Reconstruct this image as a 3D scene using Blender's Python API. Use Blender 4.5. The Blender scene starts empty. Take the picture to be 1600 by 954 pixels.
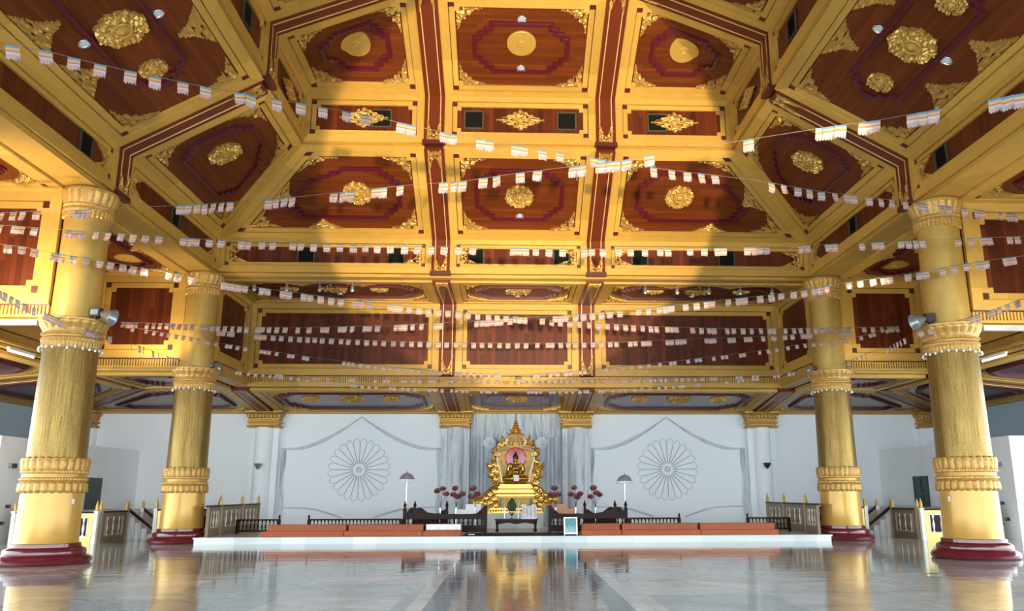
import bpy, bmesh, math, random
from mathutils import Vector, Matrix, noise
random.seed(7)
PI = math.pi
SC = bpy.context.scene
COL = SC.collection

# ------------------------------------------------------------------ materials
def _mat(name):
    m = bpy.data.materials.new(name); m.use_nodes = True
    nt = m.node_tree; b = nt.nodes['Principled BSDF']
    return m, nt, b
def N(nt, t, **kw):
    n = nt.nodes.new(t)
    for k, v in kw.items():
        if hasattr(n, k): setattr(n, k, v)
        else: n.inputs[k].default_value = v
    return n
def setb(b, col=None, rough=.5, metal=0, spec=None):
    if col: b.inputs['Base Color'].default_value = (*col, 1)
    b.inputs['Roughness'].default_value = rough; b.inputs['Metallic'].default_value = metal
    if spec is not None: b.inputs['Specular IOR Level'].default_value = spec
def plain(name, col, rough=.5, metal=0, spec=None, var=.12, scale=3., bump=0, bscale=30.):
    m, nt, b = _mat(name); setb(b, col, rough, metal, spec)
    tc = N(nt, 'ShaderNodeTexCoord')
    if var:
        no = N(nt, 'ShaderNodeTexNoise', Scale=scale, Detail=5.)
        nt.links.new(tc.outputs['Object'], no.inputs['Vector'])
        mx = N(nt, 'ShaderNodeMix', data_type='RGBA')
        nt.links.new(no.outputs['Fac'], mx.inputs['Factor'])
        mx.inputs['A'].default_value = (*[c*(1-var) for c in col], 1)
        mx.inputs['B'].default_value = (*[min(1, c*(1+var)) for c in col], 1)
        nt.links.new(mx.outputs['Result'], b.inputs['Base Color'])
    if bump:
        n2 = N(nt, 'ShaderNodeTexNoise', Scale=bscale, Detail=3.)
        nt.links.new(tc.outputs['Object'], n2.inputs['Vector'])
        bp = N(nt, 'ShaderNodeBump', Strength=bump, Distance=.02)
        nt.links.new(n2.outputs['Fac'], bp.inputs['Height']); nt.links.new(bp.outputs['Normal'], b.inputs['Normal'])
    return m
def plank(name, col, width=.12, rough=.35, spec=.5, contrast=.35, gap=.55, grain=(1.2, 26.)):
    """boards running along UV u"""
    m, nt, b = _mat(name); setb(b, col, rough, 0, spec)
    uv = N(nt, 'ShaderNodeUVMap'); sp = N(nt, 'ShaderNodeSeparateXYZ'); nt.links.new(uv.outputs['UV'], sp.inputs[0])
    dv = N(nt, 'ShaderNodeMath', operation='DIVIDE'); dv.inputs[1].default_value = width
    nt.links.new(sp.outputs['Y'], dv.inputs[0])
    fl = N(nt, 'ShaderNodeMath', operation='FLOOR'); nt.links.new(dv.outputs[0], fl.inputs[0])
    fr = N(nt, 'ShaderNodeMath', operation='FRACT'); nt.links.new(dv.outputs[0], fr.inputs[0])
    lu = N(nt, 'ShaderNodeMath', operation='MULTIPLY_ADD'); lu.inputs[1].default_value = .45
    nt.links.new(sp.outputs['X'], lu.inputs[0])
    wn0 = N(nt, 'ShaderNodeTexWhiteNoise', noise_dimensions='1D'); nt.links.new(fl.outputs[0], wn0.inputs['W'])
    nt.links.new(wn0.outputs['Value'], lu.inputs[2])
    fu = N(nt, 'ShaderNodeMath', operation='FLOOR'); nt.links.new(lu.outputs[0], fu.inputs[0])
    cb = N(nt, 'ShaderNodeCombineXYZ'); nt.links.new(fl.outputs[0], cb.inputs[0]); nt.links.new(fu.outputs[0], cb.inputs[1])
    wn = N(nt, 'ShaderNodeTexWhiteNoise', noise_dimensions='3D'); nt.links.new(cb.outputs[0], wn.inputs['Vector'])
    mp = N(nt, 'ShaderNodeMapping'); mp.inputs['Scale'].default_value = (grain[0], grain[1], 1)
    nt.links.new(uv.outputs['UV'], mp.inputs['Vector'])
    gr = N(nt, 'ShaderNodeTexNoise', Scale=2., Detail=6., Roughness=.6); nt.links.new(mp.outputs[0], gr.inputs['Vector'])
    ad = N(nt, 'ShaderNodeMath', operation='ADD'); nt.links.new(wn.outputs['Value'], ad.inputs[0]); nt.links.new(gr.outputs['Fac'], ad.inputs[1])
    mr = N(nt, 'ShaderNodeMapRange'); mr.inputs['From Min'].default_value = .3; mr.inputs['From Max'].default_value = 1.6
    mr.inputs['To Min'].default_value = 1-contrast; mr.inputs['To Max'].default_value = 1+contrast
    nt.links.new(ad.outputs[0], mr.inputs['Value'])
    # seam
    pp = N(nt, 'ShaderNodeMath', operation='PINGPONG'); pp.inputs[1].default_value = .5; nt.links.new(fr.outputs[0], pp.inputs[0])
    ms = N(nt, 'ShaderNodeMapRange'); ms.inputs['From Min'].default_value = .0; ms.inputs['From Max'].default_value = .06
    ms.inputs['To Min'].default_value = gap; ms.inputs['To Max'].default_value = 1.
    nt.links.new(pp.outputs[0], ms.inputs['Value'])
    ml = N(nt, 'ShaderNodeMath', operation='MULTIPLY'); nt.links.new(mr.outputs[0], ml.inputs[0]); nt.links.new(ms.outputs[0], ml.inputs[1])
    mx = N(nt, 'ShaderNodeVectorMath', operation='SCALE'); mx.inputs[0].default_value = col
    nt.links.new(ml.outputs[0], mx.inputs['Scale']); nt.links.new(mx.outputs[0], b.inputs['Base Color'])
    return m
M = {}
M['wood'] = plank('coffer boards', (.122, .027, .006), .10, .42, .16, .32, grain=(1.2, 40.))
M['wood_side'] = plank('fascia boards', (.092, .019, .006), .14, .4, .2, .5, grain=(.8, 40.))
M['wood_low'] = plank('low ceiling boards', (.085, .026, .014), .14, .24, .36, .35)
M['gold'] = plank('ochre painted frame', (.48, .276, .054), .9, .42, .3, .26, .8, (1.4, 9.))
M['dark'] = plain('dark inlay', (.07, .010, .006), .45)
M['rib'] = plank('rib boards', (.125, .024, .008), .6, .34, .22, .2, .9)
M['line'] = plain('pale gold line', (.80, .52, .22), .35, .3, var=.05)
M['maroon'] = plain('maroon moulding', (.085, .006, .014), .33, 0, .5)
M['carved'] = plain('carved gilding', (.52, .315, .075), .36, .55, var=.35, scale=14.)
M['disc'] = plain('gold disc', (.46, .275, .055), .45, .2, var=.08, scale=8)
M['vent'] = plain('vent louvre', (.008, .008, .006), .85, spec=.1)
M['vent_frame'] = plain('vent frame', (.055, .042, .022), .6)
M['white'] = plain('white plaster', (.86, .895, .915), .7, var=.03, scale=.6)
M['white_dirty'] = plain('stained plaster', (.84, .86, .87), .7, var=.08, scale=.8)
M['shaded_wall'] = plain('plaster with shade tint', (.40, .49, .57), .75, var=.08, scale=.5)  # upper side walls, their shade put into a blue grey colour
M['cream'] = plain('cream paint', (.78, .76, .66), .5, var=.06)
M['dark_wood'] = plain('dark carved wood', (.024, .0075, .0042), .36, 0, .1, var=.3, scale=6)
M['bluster'] = plain('white baluster', (.75, .74, .68), .45, var=.05)
M['mosaic_gold'] = plain('gold glass mosaic panel', (.62, .43, .11), .35, .3, var=.5, scale=22.)
M['silver'] = plain('brushed metal', (.72, .74, .76), .25, .9, var=.05)
M['grey_metal'] = plain('grey lamp metal', (.30, .32, .33), .35, .6, var=.05)
M['black'] = plain('black plastic', (.02, .02, .022), .45, var=.1)
M['green_door'] = plain('dark green door', (.014, .05, .04), .45, var=.15)
M['carpet'] = plain('orange red carpet', (.42, .118, .05), .85, var=.16, scale=5., bump=.3, bscale=160)
M['plastic'] = plain('clear white plastic', (.85, .82, .80), .18, 0, .6, var=.05)
M['green_mat'] = plain('dark green mat', (.012, .035, .022), .9, var=.2)
M['lotus'] = plain('dark red lotus', (.23, .035, .055), .5, var=.3, scale=20)
M['lotus_leaf'] = plain('dark lotus sepal', (.05, .035, .035), .5, var=.2)
M['recess_gold'] = plain('recess shade gilding', (.36, .19, .035), .4, .6, var=.4, scale=10.)  # darker gilding, shade of the recesses behind carving put into the colour
M['panel_in_shade'] = plain('mosaic panel with shade tint', (.22, .155, .08), .5, var=.15)  # mosaic panel of the side rails, darkened in colour for shade
M['post_in_shade'] = plain('cream post with shade tint', (.42, .35, .25), .5, var=.12)  # cream post of the side rails, darkened in colour for shade
M['bright_gold'] = plain('bright gilding', (.66, .37, .075), .26, .75, var=.25, scale=12.)
M['pale_gold'] = plain('pale gilding', (.82, .66, .36), .3, .5, var=.1, scale=10.)
M['statue'] = plain('polished gold statue', (.52, .29, .055), .22, .85, var=.1)
M['black_hair'] = plain('black hair', (.015, .013, .012), .4, var=.1)
M['halo'] = plain('red halo', (.58, .045, .085), .16, 0, .5, var=.35, scale=2.2)
M['paper'] = plain('white paper', (.85, .85, .84), .6, var=.03)
M['tan_box'] = plain('tan wooden box', (.55, .24, .10), .45, var=.12)
M['plant'] = plain('green plant', (.03, .07, .02), .6, var=.4, scale=30)
M['cord'] = plain('cord', (.16, .12, .10), .7, var=0)
M['dark_cord'] = plain('dark cord', (.10, .05, .04), .7, var=0)
M['line_grey'] = plain('thin grey stitched line', (.36, .38, .40), .8, var=.3, scale=4)
M['seam'] = plain('grey seam', (.60, .62, .64), .8, var=.3, scale=6)
M['maroon_base'] = plain('maroon glazed base', (.13, .012, .022), .16, 0, .6, var=.25, scale=2)
M['pale_strip'] = plain('pale strip', (.72, .70, .62), .28, .5, var=.15, scale=4)
M['parasol'] = plain('mauve silk', (.27, .24, .27), .5, var=.15, scale=8)
M['parasol_trim'] = plain('white silk trim', (.80, .78, .80), .6, var=.08)

def mosaic_mat():
    m, nt, b = _mat('gold mosaic shaft'); setb(b, (.5, .33, .06), .34, .55)
    uv = N(nt, 'ShaderNodeUVMap')
    mp = N(nt, 'ShaderNodeMapping'); mp.inputs['Scale'].default_value = (26, 1.2, 1); nt.links.new(uv.outputs['UV'], mp.inputs['Vector'])
    n1 = N(nt, 'ShaderNodeTexNoise', Scale=1., Detail=4.); nt.links.new(mp.outputs[0], n1.inputs['Vector'])
    br = N(nt, 'ShaderNodeTexBrick', Scale=1.); br.inputs['Brick Width'].default_value = .028; br.inputs['Row Height'].default_value = .035
    br.inputs['Mortar Size'].default_value = .003; br.offset = 0
    br.inputs['Color1'].default_value = (1, 1, 1, 1); br.inputs['Color2'].default_value = (.6, .6, .6, 1); br.inputs['Mortar'].default_value = (.25, .25, .25, 1)
    nt.links.new(uv.outputs['UV'], br.inputs['Vector'])
    rp = N(nt, 'ShaderNodeValToRGB'); nt.links.new(n1.outputs['Fac'], rp.inputs[0])
    rp.color_ramp.elements[0].position = .3; rp.color_ramp.elements[0].color = (.21, .122, .024, 1)
    rp.color_ramp.elements[1].position = .72; rp.color_ramp.elements[1].color = (.43, .27, .058, 1)
    mx = N(nt, 'ShaderNodeMix', data_type='RGBA', blend_type='MULTIPLY'); mx.inputs['Factor'].default_value = .55
    nt.links.new(rp.outputs[0], mx.inputs['A']); nt.links.new(br.outputs['Color'], mx.inputs['B'])
    nt.links.new(mx.outputs['Result'], b.inputs['Base Color'])
    bp = N(nt, 'ShaderNodeBump', Strength=.35, Distance=.01); nt.links.new(br.outputs['Color'], bp.inputs['Height']); nt.links.new(bp.outputs['Normal'], b.inputs['Normal'])
    return m
M['mosaic'] = mosaic_mat()
M['gold_leaf'] = plain('gold leaf plaster', (.47, .30, .07), .40, .35, var=.18, scale=7., bump=.12, bscale=50)
M['gold_gloss'] = plain('glossy gold paint', (.60, .345, .07), .30, .18, .45, var=.10, scale=2.)
M['gold_relief'] = plain('gold relief band', (.52, .295, .07), .38, .3, var=.3, scale=16., bump=.55, bscale=26)
M['gold_cap'] = plain('gold capital relief', (.46, .27, .055), .4, .3, var=.35, scale=14., bump=.4, bscale=28)

def floor_mat():
    m, nt, b = _mat('polished marble floor'); setb(b, (.5, .5, .5), .075, 0, .45)
    tc = N(nt, 'ShaderNodeTexCoord'); sp = N(nt, 'ShaderNodeSeparateXYZ'); nt.links.new(tc.outputs['Object'], sp.inputs[0])
    # slabs
    mp = N(nt, 'ShaderNodeMapping'); mp.inputs['Scale'].default_value = (.55, .55, .55); nt.links.new(tc.outputs['Object'], mp.inputs['Vector'])
    fl = N(nt, 'ShaderNodeVectorMath', operation='FLOOR'); nt.links.new(mp.outputs[0], fl.inputs[0])
    wn = N(nt, 'ShaderNodeTexWhiteNoise', noise_dimensions='3D'); nt.links.new(fl.outputs[0], wn.inputs['Vector'])
    rp = N(nt, 'ShaderNodeValToRGB'); nt.links.new(wn.outputs['Value'], rp.inputs[0])
    e = rp.color_ramp.elements; e[0].color = (.34, .45, .48, 1); e[1].color = (.76, .71, .63, 1)
    rp.color_ramp.elements.new(.5).color = (.56, .60, .60, 1)
    n1 = N(nt, 'ShaderNodeTexNoise', Scale=.9, Detail=8., Roughness=.65, Distortion=1.2); nt.links.new(tc.outputs['Object'], n1.inputs['Vector'])
    r2 = N(nt, 'ShaderNodeValToRGB'); nt.links.new(n1.outputs['Fac'], r2.inputs[0])
    r2.color_ramp.elements[0].position = .3; r2.color_ramp.elements[0].color = (.62, .64, .64, 1)
    r2.color_ramp.elements[1].position = .7; r2.color_ramp.elements[1].color = (1.1, 1.08, 1.04, 1)
    mx = N(nt, 'ShaderNodeMix', data_type='RGBA', blend_type='MULTIPLY'); mx.inputs['Factor'].default_value = 1.
    nt.links.new(rp.outputs[0], mx.inputs['A']); nt.links.new(r2.outputs[0], mx.inputs['B'])
    ab = N(nt, 'ShaderNodeMath', operation='ABSOLUTE'); nt.links.new(sp.outputs['X'], ab.inputs[0])
    def lt(v):
        n = N(nt, 'ShaderNodeMath', operation='LESS_THAN'); n.inputs[1].default_value = v; nt.links.new(ab.outputs[0], n.inputs[0]); return n
    prev = mx.outputs['Result']
    for v, c in ((1.62, (.76, .73, .67)), (1.40, (.07, .085, .088)), (1.06, (.43, .345, .265))):
        k = N(nt, 'ShaderNodeMix', data_type='RGBA'); nt.links.new(lt(v).outputs[0], k.inputs['Factor'])
        nt.links.new(prev, k.inputs['A'])
        q = N(nt, 'ShaderNodeMix', data_type='RGBA', blend_type='MULTIPLY'); q.inputs['Factor'].default_value = 1.
        q.inputs['A'].default_value = (*c, 1); nt.links.new(r2.outputs[0], q.inputs['B']); nt.links.new(q.outputs['Result'], k.inputs['B'])
        prev = k.outputs['Result']
    nt.links.new(prev, b.inputs['Base Color'])
    m2 = N(nt, 'ShaderNodeMapping'); m2.inputs['Scale'].default_value = (.5, 1.6, 1); nt.links.new(tc.outputs['Object'], m2.inputs['Vector'])
    n3 = N(nt, 'ShaderNodeTexNoise', Scale=1.6, Detail=2.); nt.links.new(m2.outputs[0], n3.inputs['Vector'])
    bp = N(nt, 'ShaderNodeBump', Strength=.10, Distance=.05); nt.links.new(n3.outputs['Fac'], bp.inputs['Height']); nt.links.new(bp.outputs['Normal'], b.inputs['Normal'])
    return m
M['floor'] = floor_mat()
def marble_edge():
    m, nt, b = _mat('white marble slabs'); setb(b, (.7, .72, .7), .25, 0, .5)
    tc = N(nt, 'ShaderNodeTexCoord'); mp = N(nt, 'ShaderNodeMapping'); mp.inputs['Scale'].default_value = (1.4, .6, 0); nt.links.new(tc.outputs['Object'], mp.inputs['Vector'])
    fl = N(nt, 'ShaderNodeVectorMath', operation='FLOOR'); nt.links.new(mp.outputs[0], fl.inputs[0])
    wn = N(nt, 'ShaderNodeTexWhiteNoise', noise_dimensions='3D'); nt.links.new(fl.outputs[0], wn.inputs['Vector'])
    rp = N(nt, 'ShaderNodeValToRGB'); nt.links.new(wn.outputs['Value'], rp.inputs[0])
    rp.color_ramp.elements[0].color = (.62, .68, .66, 1); rp.color_ramp.elements[1].color = (.84, .85, .83, 1)
    nt.links.new(rp.outputs[0], b.inputs['Base Color']); return m
M['marble'] = marble_edge()
def streak(name, c0, c1, sx=9.):
    """cloth or plaster with darker vertical streaks, stains on the plaster"""
    m, nt, b = _mat(name); setb(b, c1, .75)
    tc = N(nt, 'ShaderNodeTexCoord'); mp = N(nt, 'ShaderNodeMapping'); mp.inputs['Scale'].default_value = (sx, sx, .55); nt.links.new(tc.outputs['Object'], mp.inputs['Vector'])
    n = N(nt, 'ShaderNodeTexNoise', Scale=1., Detail=5., Roughness=.6); nt.links.new(mp.outputs[0], n.inputs['Vector'])
    rp = N(nt, 'ShaderNodeValToRGB'); nt.links.new(n.outputs['Fac'], rp.inputs[0])
    rp.color_ramp.elements[0].position = .28; rp.color_ramp.elements[0].color = (*c0, 1)
    rp.color_ramp.elements[1].position = .52; rp.color_ramp.elements[1].color = (*c1, 1)
    nt.links.new(rp.outputs[0], b.inputs['Base Color']); return m
M['streaky'] = streak('streaked grey marble plaster', (.27, .30, .33), (.74, .77, .80), 4.5)
M['curtain'] = streak('grey white curtain cloth', (.30, .34, .39), (.62, .67, .72), 7.)
def picture_mat():
    m, nt, b = _mat('poster print'); setb(b, (.3, .6, .65), .3)
    tc = N(nt, 'ShaderNodeTexCoord'); sp = N(nt, 'ShaderNodeSeparateXYZ'); nt.links.new(tc.outputs['Generated'], sp.inputs[0])
    n = N(nt, 'ShaderNodeTexNoise', Scale=7., Detail=5.); nt.links.new(tc.outputs['Generated'], n.inputs['Vector'])
    s = N(nt, 'ShaderNodeMath', operation='MULTIPLY_ADD'); s.inputs[1].default_value = -.9; nt.links.new(sp.outputs['Y'], s.inputs[0]); nt.links.new(n.outputs['Fac'], s.inputs[2])
    rp = N(nt, 'ShaderNodeValToRGB'); nt.links.new(s.outputs[0], rp.inputs[0])
    rp.color_ramp.elements[0].position = .0; rp.color_ramp.elements[0].color = (.05, .25, .31, 1)
    rp.color_ramp.elements[1].position = .45; rp.color_ramp.elements[1].color = (.42, .52, .48, 1)
    rp.color_ramp.elements.new(.2).color = (.16, .42, .47, 1)
    nt.links.new(rp.outputs[0], b.inputs['Base Color']); return m
M['picture'] = picture_mat()
def cloth_mat(name, col):
    m, nt, b = _mat(name); setb(b, col, .8)
    tr = N(nt, 'ShaderNodeBsdfTranslucent'); tr.inputs['Color'].default_value = (*col, 1)
    mx = N(nt, 'ShaderNodeMixShader'); mx.inputs[0].default_value = .35
    nt.links.new(b.outputs[0], mx.inputs[1]); nt.links.new(tr.outputs[0], mx.inputs[2])
    nt.links.new(mx.outputs[0], nt.nodes['Material Output'].inputs['Surface']); return m
FC = [cloth_mat('flag blue', (.11, .24, .42)), cloth_mat('flag yellow', (.54, .40, .15)), cloth_mat('flag red', (.52, .20, .14)),
      cloth_mat('flag white', (.52, .475, .455)), cloth_mat('flag pink', (.47, .315, .315))]
def emit(name, col, s, base=None):
    m, nt, b = _mat(name); setb(b, (.8, .8, .8), .2)
    b.inputs['Emission Color'].default_value = (*col, 1); b.inputs['Emission Strength'].default_value = s
    if base: b.inputs['Base Color'].default_value = (*base, 1)
    return m
M['lamp'] = emit('lit lamp lens', (1, .93, .8), 2.2)
M['bulb'] = plain('clear glass bulbs', (.80, .86, .88), .1, 0, .8, var=.1, scale=40)
M['cool_lamp'] = emit('cool downlight lens', (.8, .95, 1), .12, (.22, .26, .28))

# ------------------------------------------------------------------ mesh builder
class MB:
    def __init__(s): s.v = []; s.f = []; s.m = []; s.uv = []
    def face(s, idx, mat=0, uv=None): s.f.append(tuple(idx)); s.m.append(mat); s.uv.append(uv)
    def add(s, vs): n = len(s.v); s.v += [Vector(p) for p in vs]; return n
    def box(s, x0, x1, y0, y1, z0, z1, mat=0, T=None):
        P = [(x0,y0,z0),(x1,y0,z0),(x1,y1,z0),(x0,y1,z0),(x0,y0,z1),(x1,y0,z1),(x1,y1,z1),(x0,y1,z1)]
        if T is not None: P = [T @ Vector(p) for p in P]
        n = s.add(P)
        for q in ((0,3,2,1),(4,5,6,7),(0,1,5,4),(1,2,6,5),(2,3,7,6),(3,0,4,7)): s.face([n+i for i in q], mat)
    def prism(s, poly, h0, h1, mat=0, bottom=False):
        """poly: 2D CCW, extruded along local z"""
        k = len(poly); n = s.add([(*p, h0) for p in poly] + [(*p, h1) for p in poly])
        s.face([n+k+i for i in range(k)], mat)
        if bottom: s.face([n+k-1-i for i in range(k)], mat)
        for i in range(k): j = (i+1) % k; s.face([n+i, n+j, n+k+j, n+k+i], mat)
    def ring(s, po, pi, h0, h1, mat=0):
        k = len(po); n = s.add([(*p, h1) for p in po] + [(*p, h1) for p in pi] + [(*p, h0) for p in po] + [(*p, h0) for p in pi])
        for i in range(k):
            j = (i+1) % k
            s.face([n+i, n+j, n+k+j, n+k+i], mat)
            s.face([n+2*k+i, n+2*k+j, n+j, n+i], mat)
            s.face([n+k+i, n+k+j, n+3*k+j, n+3*k+i], mat)
    def lathe(s, prof, seg=32, mod=None, mat=0, T=None, cap=True, mats=None, zmod=None):
        n0 = len(s.v); P = []; L = 0
        for i, (r, z) in enumerate(prof):
            for k in range(seg):
                a = 2*PI*k/seg; rr = r*(mod(a, z, i) if mod else 1); p = Vector((rr*math.cos(a), rr*math.sin(a), z+(zmod(a, z, i) if zmod else 0)))
                P.append(T @ p if T is not None else p)
        s.add(P)
        for i in range(len(prof)-1):
            for k in range(seg):
                j = (k+1) % seg
                u0, u1 = 2*PI*prof[i][0]*k/seg, 2*PI*prof[i][0]*(k+1)/seg
                s.face([n0+i*seg+k, n0+i*seg+j, n0+(i+1)*seg+j, n0+(i+1)*seg+k], mats[i] if mats else mat,
                       [(u0, prof[i][1]), (u1, prof[i][1]), (u1, prof[i+1][1]), (u0, prof[i+1][1])])
        if cap:
            s.face([n0+seg-1-k for k in range(seg)], mats[0] if mats else mat); e = n0+(len(prof)-1)*seg; s.face([e+k for k in range(seg)], mats[-1] if mats else mat)
    def tube(s, pts, r, seg=6, mat=0, closed=False, rads=None):
        pts = [Vector(p) for p in pts]; k = len(pts); n0 = len(s.v); up = Vector((0, 0, 1))
        for i, p in enumerate(pts):
            a = pts[(i-1) % k] if (i > 0 or closed) else p; b = pts[(i+1) % k] if (i < k-1 or closed) else p
            t = (b-a).normalized(); sd = t.cross(up)
            if sd.length < 1e-3: sd = t.cross(Vector((0, 1, 0)))
            sd.normalize(); w = sd.cross(t); rr = rads[i] if rads else r
            s.add([p + (sd*math.cos(2*PI*q/seg) + w*math.sin(2*PI*q/seg))*rr for q in range(seg)])
        for i in range(k if closed else k-1):
            j = (i+1) % k
            for q in range(seg): q2 = (q+1) % seg; s.face([n0+i*seg+q, n0+i*seg+q2, n0+j*seg+q2, n0+j*seg+q], mat)
        if not closed:
            s.face([n0+q for q in range(seg)], mat); s.face([n0+(k-1)*seg+seg-1-q for q in range(seg)], mat)
    def sphere(s, c, r, seg=10, rings=6, mat=0, sc=(1,1,1)):
        c = Vector(c)
        prof = [(max(1e-4, math.sin(PI*i/rings)), -math.cos(PI*i/rings)) for i in range(rings+1)]
        s.lathe(prof, seg, None, mat, Matrix.Translation(c) @ Matrix.Diagonal((r*sc[0], r*sc[1], r*sc[2], 1)), cap=False)
    def loft(s, rings, mat=0, closed=True, cap=True):
        k = len(rings[0]); n0 = len(s.v)
        for r in rings: s.add(r)
        for i in range(len(rings)-1):
            for q in range(k if closed else k-1):
                q2 = (q+1) % k; s.face([n0+i*k+q, n0+i*k+q2, n0+(i+1)*k+q2, n0+(i+1)*k+q], mat)
        if cap and closed:
            s.face([n0+k-1-q for q in range(k)], mat); e = n0+(len(rings)-1)*k; s.face([e+q for q in range(k)], mat)
    def grid(s, fn, nu, nv, mat=0):
        n0 = len(s.v); s.add([fn(i/nu, j/nv) for j in range(nv+1) for i in range(nu+1)])
        for j in range(nv):
            for i in range(nu): a = n0+j*(nu+1)+i; s.face([a, a+1, a+nu+2, a+nu+1], mat)
    def mesh(s, name, mats, smooth=False, uvfn=None):
        me = bpy.data.meshes.new(name); me.from_pydata([tuple(p) for p in s.v], [], s.f)
        for m in (mats if isinstance(mats, (list, tuple)) else [mats]): me.materials.append(M[m] if isinstance(m, str) else m)
        me.polygons.foreach_set('material_index', s.m)
        if smooth: me.polygons.foreach_set('use_smooth', [True]*len(s.f))
        ul = me.uv_layers.new(name='UVMap'); k = 0; dat = []
        for pi, f in enumerate(s.f):
            u = s.uv[pi]
            for q, vi in enumerate(f):
                if u: dat += u[q]
                elif uvfn: dat += uvfn(s.v[vi], pi)
                else: p = s.v[vi]; dat += (p.x, p.y)
        ul.data.foreach_set('uv', dat)
        me.update(); return me
    def build(s, name, mats, parent=None, smooth=False, uvfn=None, loc=None, auto=None):
        o = bpy.data.objects.new(name, s.mesh(name, mats, smooth, uvfn)); COL.objects.link(o)
        if parent: o.parent = parent
        if loc: o.location = loc
        if auto:
            for p in o.data.polygons: p.use_smooth = True
            o.data.set_sharp_from_angle(angle=math.radians(auto))
        return o
def thing(name, label, cat, M4=None, loc=None, group=None):
    o = bpy.data.objects.new(name, None); COL.objects.link(o); o.empty_display_size = .2
    if M4 is not None: o.matrix_basis = M4
    if loc is not None: o.location = loc
    o['label'] = label; o['category'] = cat
    if group: o['group'] = group
    return o
def tag(o, label, cat, group=None):
    o['label'] = label; o['category'] = cat
    if group: o['group'] = group
    return o
def struct(o): o['kind'] = 'structure'; return o
def inst(name, me, parent=None, M4=None):
    o = bpy.data.objects.new(name, me); COL.objects.link(o)
    if parent: o.parent = parent
    if M4 is not None: o.matrix_basis = M4 if parent else M4
    return o
def copy_tree(o, parent=None):
    c = o.copy(); COL.objects.link(c)
    if parent: c.parent = parent
    for ch in o.children: copy_tree(ch, c)
    return c
def T(x, y, z): return Matrix.Translation((x, y, z))
def RZ(a): return Matrix.Rotation(a, 4, 'Z')
def RX(a): return Matrix.Rotation(a, 4, 'X')
def RY(a): return Matrix.Rotation(a, 4, 'Y')
SIDE = {-1: 'left', 1: 'right'}

# ------------------------------------------------------------------ 2D polygon helpers
def inset(poly, d):
    k = len(poly); L = []
    for i in range(k):
        a, b = Vector(poly[i]), Vector(poly[(i+1) % k]); t = (b-a).normalized(); n = Vector((-t.y, t.x)); L.append((a + n*d, t))
    out = []
    for i in range(k):
        p, t = L[i-1]; q, u = L[i]; den = t.x*u.y - t.y*u.x
        if abs(den) < 1e-9: out.append(q.copy()); continue
        s = ((q-p).x*u.y - (q-p).y*u.x)/den; out.append(p + t*s)
    return out
def stepped(poly, d, c):
    P = inset(poly, d); k = len(P); out = []
    for i in range(k):
        p = P[i]; a = (P[i-1]-p).normalized(); b = (P[(i+1) % k]-p).normalized()
        sn = abs(a.x*b.y-a.y*b.x); cc = c/max(.6, sn)
        for (s, t) in ((0, 1), (1/3, 1), (1/3, 2/3), (2/3, 2/3), (2/3, 1/3), (1, 1/3), (1, 0)): out.append(p + a*t*cc + b*s*cc)
    return out
def relief(inside, n, mp, seed=0, h=.05, base=.03, freq=9., hole=.24):
    """carved filigree: grid cells of the unit square kept where inside() and not a hole"""
    mb = MB(); keep = {}; idx = {}
    def nz(x, y, o): return noise.noise(Vector((x*freq+seed*3.7, y*freq-seed*1.3, o)))
    for i in range(n):
        for j in range(n):
            x, y = (i+.5)/n, (j+.5)/n
            e = inside(x, y)
            if e > 0 and (nz(x, y, 0) < hole or e < .05): keep[(i, j)] = 1
    def vid(i, j, top):
        key = (i, j, top)
        if key not in idx:
            x, y = i/n, j/n; u, v = mp(x, y); z = base + h*(.5+.9*nz(x*1.7, y*1.7, 5.5)) if top else 0
            idx[key] = mb.add([(u, v, max(.01, z) if top else 0)])
        return idx[key]
    for (i, j) in keep:
        mb.face([vid(i, j, 1), vid(i+1, j, 1), vid(i+1, j+1, 1), vid(i, j+1, 1)])
        for (di, dj, a, b) in ((0,-1,(i,j),(i+1,j)), (1,0,(i+1,j),(i+1,j+1)), (0,1,(i+1,j+1),(i,j+1)), (-1,0,(i,j+1),(i,j))):
            if (i+di, j+dj) not in keep: mb.face([vid(*b, 1), vid(*a, 1), vid(*a, 0), vid(*b, 0)])
    return mb
_orn = {}
def corner_mesh(ang, a, seed=0):
    """concave carved spandrel for a corner of opening angle ang, legs along local x and the direction at ang"""
    key = (round(ang, 2), round(a, 2), seed % 3)
    if key not in _orn:
        ca, sa = math.cos(ang), math.sin(ang); obt = max(0, ang-PI/2)
        def ins(s, t):
            q = s**.62 + t**.62; th = math.atan2(t, s)
            return (1.0 - q) + .075*math.sin(13*th)*(1-abs(s-t))
        _orn[key] = relief(ins, 26, lambda s, t: (a*(s+t*ca), a*t*sa), seed % 3, .055, .03, 7.5, .25).mesh('corner_ornament', 'carved')
    return _orn[key]
def mid_mesh(w, hh, seed=0):
    key = ('mid', round(w, 2), round(hh, 2))
    if key not in _orn:
        def ins(x, y):
            u = abs(2*x-1); top = (1-u)**1.45*.9 + .08*math.cos(10*u)*(1-u); return (top - y)*(.04 if y > .42 else 1)
        _orn[key] = relief(ins, 28, lambda x, y: ((x-.5)*w, y*hh), 2, .055, .03, 7.5, .34).mesh('edge_ornament', 'carved')
    return _orn[key]
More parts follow.
